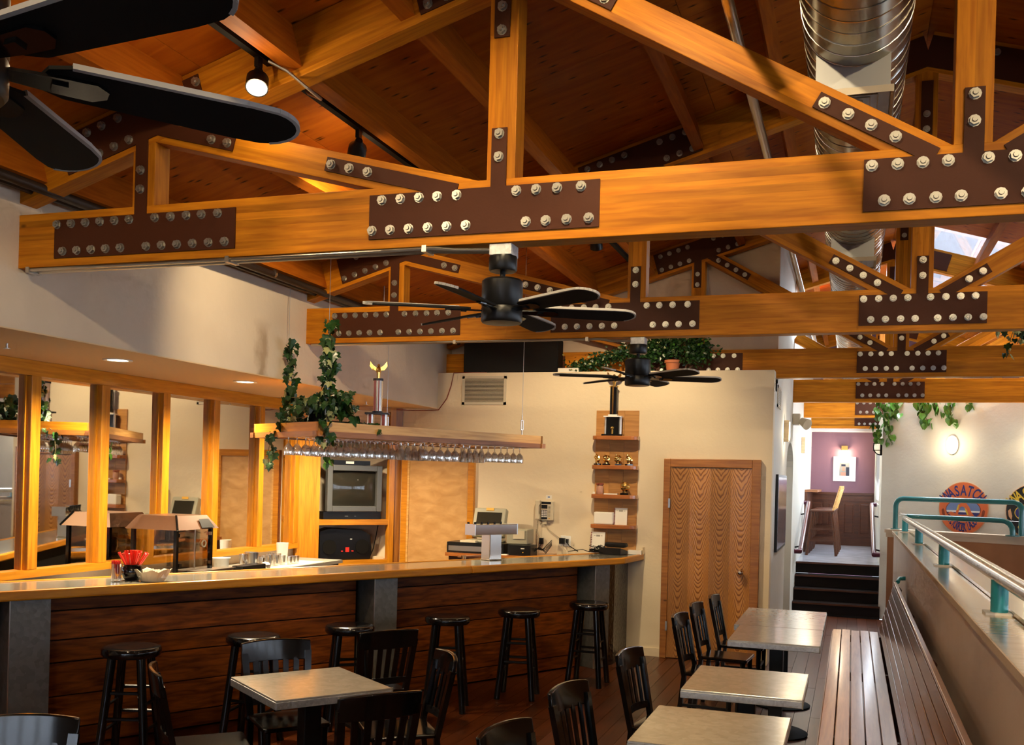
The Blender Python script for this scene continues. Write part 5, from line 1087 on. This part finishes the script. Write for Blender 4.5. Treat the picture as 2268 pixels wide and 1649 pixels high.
# ================================================================== CHAIRS
def make_chair(label):
    t = thing('slat_back_chair', label, 'chair', (0, 0, 0), 0, 'black slat back chairs')
    seat = [(-.2, .20), (-.185, .215), (.185, .215), (.2, .20), (.185, -.17), (.165, -.185), (-.165, -.185), (-.185, -.17)]
    part('seat', MB().prism(seat, .425, .452, 'xy'), 'black_gloss', t, world=False, bevel=.008)
    for s in (-1, 1):
        part('front_leg', MB().tube([(s*.165, .175, 0), (s*.168, .178, .43)], [.016, .021], 8), 'black_satin', t, True, world=False)
        part('back_post', MB().bar((s*.165, -.215, 0), (s*.172, -.165, .43), .036, .032, up=(0, 1, 0)).bar((s*.172, -.167, .42), (s*.196, -.245, .80), .040, .030, up=(0, 1, 0)), 'black_gloss', t, world=False)
        part('side_stretcher', MB().bar((s*.165, .175, .20), (s*.167, -.20, .20), .02, .02), 'black_satin', t, world=False)
    part('front_stretcher', MB().bar((-.165, .175, .28), (.165, .175, .28), .02, .025), 'black_satin', t, world=False)
    # curved crest rail and lower rail
    def rail(z0, z1, y0, y1, half, thick, nseg=10):
        vs = []; fs = []
        for k in range(nseg + 1):
            u = -1 + 2*k/nseg; x = half*u; dip = -.035*(1 - u*u); rise = .012*(1 - u*u)
            for (yy, zz) in ((y0, z0), (y0 + thick, z0), (y1 + thick, z1 + rise), (y1, z1 + rise)): vs.append((x, yy + dip, zz))
        for k in range(nseg):
            for j in range(4): fs.append((k*4 + j, k*4 + (j+1) % 4, (k+1)*4 + (j+1) % 4, (k+1)*4 + j))
        fs += [(3, 2, 1, 0), tuple(nseg*4 + j for j in range(4))]; return MB().add(vs, fs)
    part('crest_rail', rail(.745, .862, -.247, -.268, .215, .024), 'black_gloss', t, True, world=False, bevel=.006)
    part('lower_rail', rail(.50, .535, -.192, -.198, .176, .018), 'black_satin', t, True, world=False)
    for k in range(5):
        u = (-.66 + .33*k); dip = -.03*(1 - u*u)
        part('slat', MB().bar((.172*u, -.187 + dip, .525), (.192*u, -.236 + dip, .76), .034, .010, up=(0, 1, 0)), 'black_gloss', t, world=False)
    return t
chair0 = None
def put_chair(bx_, by_, fx, fy, label):
    """back-top centre and facing direction"""
    global chair0
    f = Vector((fx, fy)).normalized(); rz = math.atan2(f.y, f.x) - PI/2; o = Vector((bx_, by_)) + f * .285
    M = TR(o.x, o.y, 0, rz)
    if chair0 is None: chair0 = make_chair(label); chair0.matrix_basis = M
    else: dup(chair0, M, label)
put_chair(-1.20, 9.30, 1, -.05, 'black slat back chair at the far table, nearest the oak door')
put_chair(-1.264, 8.62, 1, -.08, 'black slat back chair at the far pair of tables, middle of three')
put_chair(-1.28, 7.86, 1, -.10, 'black slat back chair at the far pair of tables, nearest of three')
put_chair(-1.29, 6.03, 1, -.15, 'black slat back chair at the middle bench table')
put_chair(-1.35, 4.86, 1, -.18, 'black slat back chair at the nearest bench table')
put_chair(-1.37, 3.95, 1, -.2, 'black slat back chair cut by the bottom edge, right of centre')
put_chair(-3.33, 5.36, .62, -.55, 'black slat back chair at the far side of the diagonal table')
put_chair(-2.19, 5.42, -.72, -.55, 'black slat back chair right of the diagonal table')
put_chair(-2.06, 4.27, -.72, .60, 'dark slat back chair at the near right side of the diagonal table')
put_chair(-3.42, 4.33, .68, .60, 'black slat back chair left of the diagonal table, beside the first stool')
put_chair(-3.20, 3.28, .45, -.88, 'glossy black chair cut by the bottom left corner, catching window light')
put_chair(-2.86, 6.02, -.70, .55, 'black slat back chair behind the diagonal table near the bar stools')

# ================================================================== BENCH, HALF WALL, RAILS
t = thing('bench', 'long slatted wooden bench along the half wall', 'bench', (.1, 7, 0))
for k in range(5):
    x = -.107 + .0866*k; member('seat_slat', (x, 1.5, .44 + (.004 if k % 2 else 0)), (x, 10.66, .44 + (.004 if k % 2 else 0)), .081, .024, 'bench_slat', t, bevel=.004)
member('front_rail', (-.145, 1.5, .40), (-.145, 10.66, .40), .02, .07, 'bench_slat', t)
nb = 6
for k in range(nb):
    u = (k + .5)/nb; x = .300 + .124*u; z = .475 + .455*u
    member('back_slat', (x, 1.5, z), (x, 10.70, z), .019, .070, 'bench_back_slat', t, up=(.26, 0, .96), bevel=.004)
member('top_rail', (.432, 1.5, .945), (.432, 10.70, .945), .03, .022, 'bench_slat', t, bevel=.004)
for y in (1.9, 4.0, 6.2, 8.4, 10.5): part('support', MB().prism([(-.12, 0), (-.06, 0), (-.04, .36), (.30, .36), (.345, 0), (.40, 0), (.40, .40), (.485, .90), (.46, .93), (.325, .426), (-.12, .426)], y - .02, y + .02), 'wainscot', t)
struct('wall_half', MB().box(.53, .84, YF, 13.95, 0, 1.296), 'half_wall_panel')
hc = struct('trim_2', MB().box(.515, .70, YF, 13.97, 1.297, 1.33), 'cap_wood'); part('back_strip', MB().box(.705, .86, YF, 13.97, 1.297, 1.352), 'cap_wood', hc); part('nosing', MB().box(.509, .516, YF, 13.97, 1.30, 1.333), 'plaster_pink', hc)
CW0, CW1 = Vector((.46, 14.20)), Vector((3.2, 12.95)); cd = (CW1 - CW0).normalized(); cn = Vector((-cd.y, cd.x))
def CWP(s, t): p = CW0 + cd*s + cn*t; return (p.x, p.y)
struct('wall_half_cross', MB().prism([CWP(0, 0), CWP(3, 0), CWP(3, .22), CWP(0, .22)], 0, 1.30, 'xy'), 'cross_wall_panel')
struct('trim_3', MB().prism([CWP(-.03, -.03), CWP(3.03, -.03), CWP(3.03, .25), CWP(-.03, .25)], 1.30, 1.345, 'xy').prism([CWP(-.015, -.015), CWP(3.03, -.015), CWP(3.03, .23), CWP(-.015, .23)], 1.24, 1.30, 'xy'), 'plaster_pink')
t = thing('metal_handrail', 'heavy steel pipe handrail on short teal posts along the half wall', 'handrail', (.66, 7, 1.33))
part('rail', MB().tube([(.655, -2.5, 1.505), (.655, 13.82, 1.505)], .036, 16), 'galvanized', t, True)
for y in (2.15, 5.09, 8.03, 10.95, 13.78):
    part('post', MB().cyl((.655, y, 1.338), .038, .15, 18), 'teal_light', t, True); part('base_plate', MB().box(.59, .72, y - .065, y + .065, 1.330, 1.340), 'white_paint', t)
def arc_rail(pts, r=.03): return MB().tube(pts, r, 14)
def C3(s, z): p = CW0 + cd*s + cn*.10; return Vector((p.x, p.y, z))
t = thing('teal_guard_rail', 'tall teal pipe guard rail looped over the cross wall', 'guard rail', C3(.8, 1.345))
z0, z1, s0, s1, rr = 1.345, 1.755, .06, 1.62, .10
pts = [C3(s0, z0), C3(s0, z1 - rr)] + [C3(s0 + rr - rr*math.cos(a), z1 - rr + rr*math.sin(a)) for a in (PI/8, PI/4, 3*PI/8, PI/2)] + [C3(s1 - rr, z1)] + [C3(s1 - rr + rr*math.sin(a), z1 - rr + rr*math.cos(a)) for a in (PI/8, PI/4, 3*PI/8, PI/2)] + [C3(s1, z0)]
part('pipe', arc_rail(pts, .033), 'teal_paint', t, True)
b = MB().tube([C3(s0 + .03, 1.55), C3(s1 - .03, 1.52)], .004, 5)
for s in (s0 + .06, s1 - .3): b.tube([C3(s + .02*math.cos(2*PI*k/10), 1.548 + .02*math.sin(2*PI*k/10)) for k in range(11)], .003, 4)
part('cable', b, 'brushed_steel', t, True); part('flange', MB().cyl(C3(s0, 1.345), .06, .012, 14).cyl(C3(s1, 1.345), .06, .012, 14), 'teal_paint', t)
def C4(s, z): p = CW0 + cd*s - cn*.10; return Vector((p.x, p.y, z))
t = thing('teal_lower_rail', 'lower teal pipe rail joining the steel handrail', 'guard rail', C4(.8, 1.345)); zz = 1.53
pts = [Vector((.665, 13.83, 1.515)), C4(.30, zz), C4(1.45, zz)] + [C4(1.45 + .13*math.sin(a), zz - .13 + .13*math.cos(a)) for a in (PI/8, PI/4, 3*PI/8, PI/2)] + [C4(1.58, 1.345)]
part('pipe', arc_rail(pts, .033), 'teal_paint', t, True); part('flange', MB().cyl(C4(1.58, 1.345), .08, .012, 14), 'teal_paint', t)
t = thing('teal_pipe_stub', 'small teal pipe stub above the far end of the bench', 'pipe stub', (.455, 10.75, .96)); part('stub', MB().tube([(.455, 10.72, .955), (.47, 10.78, .985), (.53, 10.80, .99)], .02, 10), 'teal_light', t, True)

# ================================================================== SIGN WALL
W0 = Vector((.40, 15.40, 0)); WD = Vector((3.12, -1.42, 0)).normalized(); WN = Vector((WD.y, -WD.x, 0))
if WN.y > 0: WN = -WN
WMAT = Matrix(((WD.x, -WN.x, 0, 0), (WD.y, -WN.y, 0, 0), (0, 0, 1, 0), (0, 0, 0, 1)))
def wall_M(s, z): p = W0 + WD*s; return Matrix.Translation((p.x, p.y, z)) @ WMAT     # local x along wall, -y out of the wall
_glyph = {}
def glyph(ch):
    if ch not in _glyph:
        cu = bpy.data.curves.new('glyph', 'FONT'); cu.body = ch; cu.align_x = 'CENTER'; cu.size = 1.0; cu.extrude = 0.0; cu.offset = 0.022
        ob = bpy.data.objects.new('glyph', cu); C.objects.link(ob); bpy.context.view_layer.update()
        dg = bpy.context.evaluated_depsgraph_get(); me = bpy.data.meshes.new_from_object(ob.evaluated_get(dg))
        _glyph[ch] = ([tuple(v.co) for v in me.vertices], [tuple(p.vertices) for p in me.polygons])
        bpy.data.objects.remove(ob, do_unlink=True); bpy.data.meshes.remove(me)
    return _glyph[ch]
def arc_text(text, rx, rz, a0, a1, h, w, y, top=True):
    """letters around an ellipse, upright-tangent, in the sign's local x-z plane"""
    b = MB(); n = len(text)
    for k, ch in enumerate(text):
        if ch == ' ': continue
        a = a0 + (a1 - a0) * k / (n - 1); vs, fs = glyph(ch)
        cx, cz = rx*math.sin(a), rz*math.cos(a) * (1 if top else -1); rot = -a*.8 if top else a*.8
        c, s = math.cos(rot), math.sin(rot)
        b.add([(cx + (x*w)*c - (yy*h)*s, y, cz + (x*w)*s + (yy*h)*c) for x, yy, _ in vs], fs)
    return b
def ell(rx, rz, n=40, cx=0, cz=0): return [(cx + rx*math.cos(2*PI*k/n), cz + rz*math.sin(2*PI*k/n)) for k in range(n)]
sg = thing('round_beer_sign', 'round orange WASATCH sign with a red rock arch', 'sign', (0, 0, 0), 0, 'round brewery signs'); sg.matrix_basis = wall_M(1.152, 1.641)
RX_, RZ_ = .318, .35
part('disc', MB().prism(ell(RX_, RZ_), -.02, 0), 'sign_orange', sg, world=False); part('rim', MB().prism(ell(RX_ + .008, RZ_ + .008), -.017, 0), 'sign_tan', sg, world=False)
part('lettering', arc_text('WASATCH', .225, .175, -.95, .95, .20, .115, -.0215), 'sign_blue', sg, world=False)
part('lettering', arc_text('SLICKROCK LAGER', .235, .315, -.95, .95, .165, .062, -.0215, False), 'sign_blue', sg, world=False)
pic = part('picture', MB().prism(ell(.232, .148, 36, 0, -.02), -.0215, -.019), 'sign_brown', sg, world=False)
part('sky', MB().prism(ell(.222, .138, 36, 0, -.02), -.0225, -.02), 'sign_sky', pic, world=False)
low = lambda z: [(x, zz) for x, zz in ell(.222, .138, 72, 0, -.02) if zz <= z]
def lower_seg(z, y):
    p = low(z); p = sorted(p, key=lambda q: math.atan2(q[1] + .02 + .3, q[0])); 
    pts = [q for q in [(.222*math.cos(2*PI*k/72), -.02 + .138*math.sin(2*PI*k/72)) for k in range(36, 73)] if q[1] <= z]
    return MB().prism(pts, y, y + .002)
part('snow_range', lower_seg(-.025, -.0232), 'sign_white', pic, world=False); part('blue_range', lower_seg(-.045, -.0239), 'sign_blue', pic, world=False)
part('rock_ground', MB().prism([(-.20, -.075), (-.16, -.05), (-.05, -.09), (.06, -.085), (.12, -.11), (.17, -.11), (.10, -.145), (0, -.157), (-.10, -.145)], -.0247, -.0225), 'sign_orange', pic, world=False)
ar = [(-.10, -.09), (-.085, -.02), (-.065, .045), (-.02, .075), (.04, .07), (.08, .02), (.11, -.05), (.15, -.10), (.06, -.105), (.035, -.04), (.02, .01), (-.01, .025), (-.04, .01), (-.055, -.04), (-.068, -.09)]
part('rock_arch', MB().prism(ar, -.0254, -.0235), 'sign_orange', pic, world=False); part('arch_light', MB().prism([(-.085, -.02), (-.065, .045), (-.05, .04), (-.065, -.03)], -.0258, -.025).prism([(.02, .01), (.035, -.04), (.055, -.09), (.075, -.09), (.05, -.02)], -.0258, -.025), 'sign_gold', pic, world=False)
for s in (-1, 1): part('hop_sprig', MB().prism([(s*.265, -.01), (s*.285, -.03), (s*.275, -.09), (s*.235, -.145), (s*.215, -.145), (s*.24, -.09), (s*.25, -.03)], -.0215, -.0195), 'sign_brown', sg, world=False)
s2 = thing('round_beer_sign', 'round black and yellow WASATCH STOUT sign at the right edge', 'sign', (0, 0, 0), 0, 'round brewery signs'); s2.matrix_basis = wall_M(2.02, 1.63)
part('disc', MB().prism(ell(RX_, RZ_), -.02, 0), 'sign_black', s2, world=False); part('rim', MB().prism(ell(RX_ + .008, RZ_ + .008), -.017, 0), 'sign_tan', s2, world=False)
part('lettering', arc_text('WASATCH', .225, .175, -.95, .95, .20, .125, -.0215), 'sign_gold', s2, world=False); part('lettering', arc_text('STOUT', .22, .315, -.75, .75, .18, .15, -.0215, False), 'sign_gold', s2, world=False)
pic = part('picture', MB().prism(ell(.215, .125, 36, 0, -.02), -.0215, -.019), 'sign_gold', s2, world=False); part('sky', MB().prism(ell(.205, .115, 36, 0, -.02), -.0225, -.02), 'sign_blue', pic, world=False)
part('peaks', MB().prism([(-.17, -.085), (-.08, .02), (-.03, -.03), (.05, .045), (.16, -.085)], -.0232, -.021), 'sign_white', pic, world=False)
for s in (-1, 1): part('hop_sprig', MB().prism([(s*.265, .03), (s*.295, .0), (s*.285, -.07), (s*.25, -.12), (s*.24, -.07)], -.0215, -.0195), 'sign_tan', s2, world=False)
def oval_lamp(label, s, power):
    t = thing('oval_wall_lamp', label, 'wall lamp', (0, 0, 0), 0, 'oval wall lamps'); t.matrix_basis = wall_M(s, 2.505)
    part('back_plate', MB().prism(ell(.083, .132, 28), -.03, 0), 'white_paint', t, world=False, bevel=.006); part('glass', MB().sphere((0, -.03, 0), .1, 18, 12, (.72, .55, 1.18)), 'sconce_glow', t, True, world=False)
    p = wall_M(s, 2.505) @ Vector((0, -.22, -.02)); point('oval_lamp_light', p, power, WARM2, .09)
oval_lamp('glowing oval lamp on the sign wall above the orange sign', .985, 6); oval_lamp('second oval lamp on the sign wall beyond the right edge', 2.15, 6)
t = thing('bulkhead_lamp', 'black caged bulkhead lamp on the end of the sign wall', 'wall lamp', (.40, 15.48, 2.48))
part('back_plate', MB().box(-.03, .0, -.07, .07, -.12, .12), 'black_matte', t, world=False); part('glass', MB().sphere((-.03, 0, 0), .09, 14, 10, (.9, .62, 1.15)), 'lamp_dim', t, True, world=False)
b = MB()
for k in range(3): b.tube([(-.02 - .10*math.sin(PI*j/8), -.05 + .05*k, .115*math.cos(PI*j/8)) for j in range(9)], .006, 5)
for z in (-.05, .05): b.tube([(-.02 - .1*math.sin(PI*j/8), .075*math.cos(PI*j/8), z) for j in range(9)], .006, 5)
part('cage', b, 'black_matte', t, True, world=False)
# vines hanging over the sign wall
t = thing('pothos_vine', 'green pothos vines trailing over the top of the sign wall', 'plant', W0 + Vector((0, 0, 3.1)))
def WP(s, z, o=.03): p = W0 + WD*s + WN*o; return Vector((p.x, p.y, z))
for (s, zend, n, sp_) in ((-.05, 2.58, 20, .05), (.03, 2.75, 12, .05), (.12, 2.50, 30, .06), (.2, 2.90, 12, .05), (.55, 2.95, 14, .05), (.62, 2.78, 24, .06), (.75, 2.95, 12, .05), (.90, 2.86, 12, .05), (.97, 2.78, 12, .05), (1.2, 3.02, 10, .05)):
    vine(t, [WP(s + .02, 3.13, -.05), WP(s, 3.12), WP(s - .02, (3.1 + zend)/2 + .05, .04), WP(s + .03, zend)], n, LP, sp_, 1.25)
# ================================================================== PASSAGE
def sconce(label, y, z, power):
    t = thing('passage_sconce', label, 'wall lamp', (XC, y, z), 0, 'passage wall sconces')
    part('shade', MB().prism([(-.05, 0), (.05, 0), (.05, .26), (-.05, .26)], .0, .06, 'yz'), 'cap_wood', t, world=False, bevel=.006); part('glow', MB().box(.061, .07, -.045, .045, .02, .24), 'sconce_glow', t, world=False)
    point('sconce_light', (XC + .16, y, z + .1), power, WARM2, .05)
sconce('wall sconce near the vent on the passage wall', 12.6, 2.42, 7); sconce('bright wall sconce by the purple doorway', 17.0, 2.42, 9)
t = thing('emergency_light', 'twin headed emergency light high on the passage wall', 'emergency light', (XC, 14.4, 2.78))
part('body', MB().box(0, .10, -.12, .12, -.05, .10), 'cream_plastic', t, world=False, bevel=.01)
for y in (-.1, .1): part('lamp_head', MB().tube([(.12, y, .0), (.2, y - .06, -.05)], [.05, .075], 14), 'cream_plastic', t, True, world=False)
t = thing('framed_poster', 'tall glossy framed picture on the passage wall', 'picture', (XC, 12.25, 1.15)); part('frame', MB().box(0, .03, -.85, .62, 0, .86), 'black_satin', t, world=False); part('print', MB().box(.0305, .033, -.82, .59, .03, .83), 'foggy_picture', t, world=False)
def stair_rail(label, x, side):
    t = thing('stair_handrail', label, 'handrail', (x, 16.2, 1.0), 0, 'maroon stair handrails'); s = side
    pts = [(x + s*.02, 15.25, .93), (x + s*.10, 15.25, .93), (x + s*.10, 15.45, .96), (x + s*.10, 17.8, 1.58), (x + s*.10, 17.95, 1.6), (x + s*.02, 17.95, 1.6)]
    part('rail', MB().tube(pts, .035, 12), 'maroon_paint', t, True)
    for y, z in ((15.7, 1.0), (17.4, 1.45)): part('bracket', MB().tube([(x, y, z - .04), (x + s*.09, y, z - .02)], .012, 6), 'black_satin', t)
stair_rail('maroon handrail on the left side of the stairs', XC, 1); stair_rail('maroon handrail on the right side of the stairs', .42, -1)
# upper room: wainscot, picture, stools
wn_ = thing('wainscot', 'dark wood wainscot panelling under the purple wall', 'wainscot', (-.2, YE, .71))
part('backing', MB().box(XC, .42, YE - .03, YE, .71, 1.72), 'wainscot', wn_); part('cap', MB().box(XC, .42, YE - .07, YE, 1.72, 1.77), 'wainscot', wn_); part('base', MB().box(XC, .42, YE - .05, YE, .71, .90), 'wainscot', wn_); part('top_rail', MB().box(XC, .42, YE - .045, YE, 1.60, 1.72), 'wainscot', wn_)
for k in range(5): part('stile', MB().box(XC + .30*k - .04, XC + .30*k + .04, YE - .045, YE, .90, 1.60), 'wainscot', wn_)
for k in range(4): part('panel', MB().box(XC + .30*k + .07, XC + .30*k + .23, YE - .038, YE, .96, 1.54), 'wainscot', wn_, bevel=.008)
t = thing('framed_print', 'small framed print with a wide white mat on the purple wall', 'picture', (-.155, YE, 2.0)); part('mat_board', MB().box(-.215, .215, -.025, 0, 0, .49), 'white_paint', t, world=False)
part('print', MB().box(-.095, .095, -.028, -.024, .11, .37), 'stone_grey', t, world=False); part('print_shapes', MB().box(.03, .095, -.030, -.027, .11, .28).box(-.06, .02, -.030, -.027, .30, .34), 'navy', t, world=False); part('print_shapes', MB().box(-.07, .03, -.030, -.027, .11, .18).box(-.04, .01, -.0305, -.027, .2, .29), 'jar_pink', t, world=False)
t = thing('picture_lamp', 'small brass picture lamp above the framed print', 'wall lamp', (-.16, YE, 2.62)); part('body', MB().box(-.06, .06, -.09, -.03, 0, .09), 'gold', t, world=False); part('arm', MB().box(-.01, .01, -.03, 0, .02, .06), 'gold', t, world=False); part('glow', MB().box(-.05, .05, -.085, -.035, -.012, -.001), 'sconce_glow', t, world=False)
point('picture_lamp_light', (-.16, YE - .12, 2.56), 11, WARM2, .04)
t = thing('upper_bar_ledge', 'narrow dark bar ledge at the left of the upper room', 'counter', (-.7, 19.6, .71)); part('top', MB().box(XC + .002, XC + .22, 18.6, 21.1, 1.78, 1.82), 'walnut_strip', t); part('support', MB().box(XC + .002, XC + .05, 18.6, 21.1, .712, 1.78), 'wainscot', t)
hs0 = None
for k in range(4):
    lab = 'tall slat back bar chair in the upper room, ' + ('nearest', 'second', 'third', 'farthest')[k] + ' of four in a row'
    if hs0 is None:
        hs0 = thing('bar_chair', lab, 'bar chair', (0, 0, 0), 0, 'tall bar chairs in the upper room')
        part('seat', MB().box(-.2, .2, -.2, .2, .74, .775), 'wainscot', hs0, world=False, bevel=.01)
        for sx, sy in ((-1, -1), (1, -1), (1, 1), (-1, 1)): part('leg', MB().tube([(sx*.16, sy*.16, .74), (sx*.24, sy*.2, 0)], [.02, .024], 8), 'wainscot', hs0, True, world=False)
        for sy in (-1, 1): part('back_post', MB().tube([(.17, sy*.18, .76), (.28, sy*.18, 1.16)], .017, 8), 'maple_board', hs0, True, world=False)
        for j in range(4): part('slat', MB().tube([(.17, -.12 + .08*j, .77), (.275, -.12 + .08*j, 1.15)], .01, 6), 'maple_board', hs0, True, world=False)
        part('crest_rail', MB().bar((.28, -.2, 1.16), (.28, .2, 1.16), .025, .06), 'maple_board', hs0, world=False)
        for z in (.25, .45):
            for sy in (-1, 1): part('stretcher', MB().bar((-.2, sy*.19, z), (.2, sy*.19, z), .02, .025), 'wainscot', hs0, world=False)
        hs0.matrix_basis = TR(-.47, 18.0 , .71)
    else: dup(hs0, TR(-.47 + .012*k, 18.0 + .62*k, .71), lab)
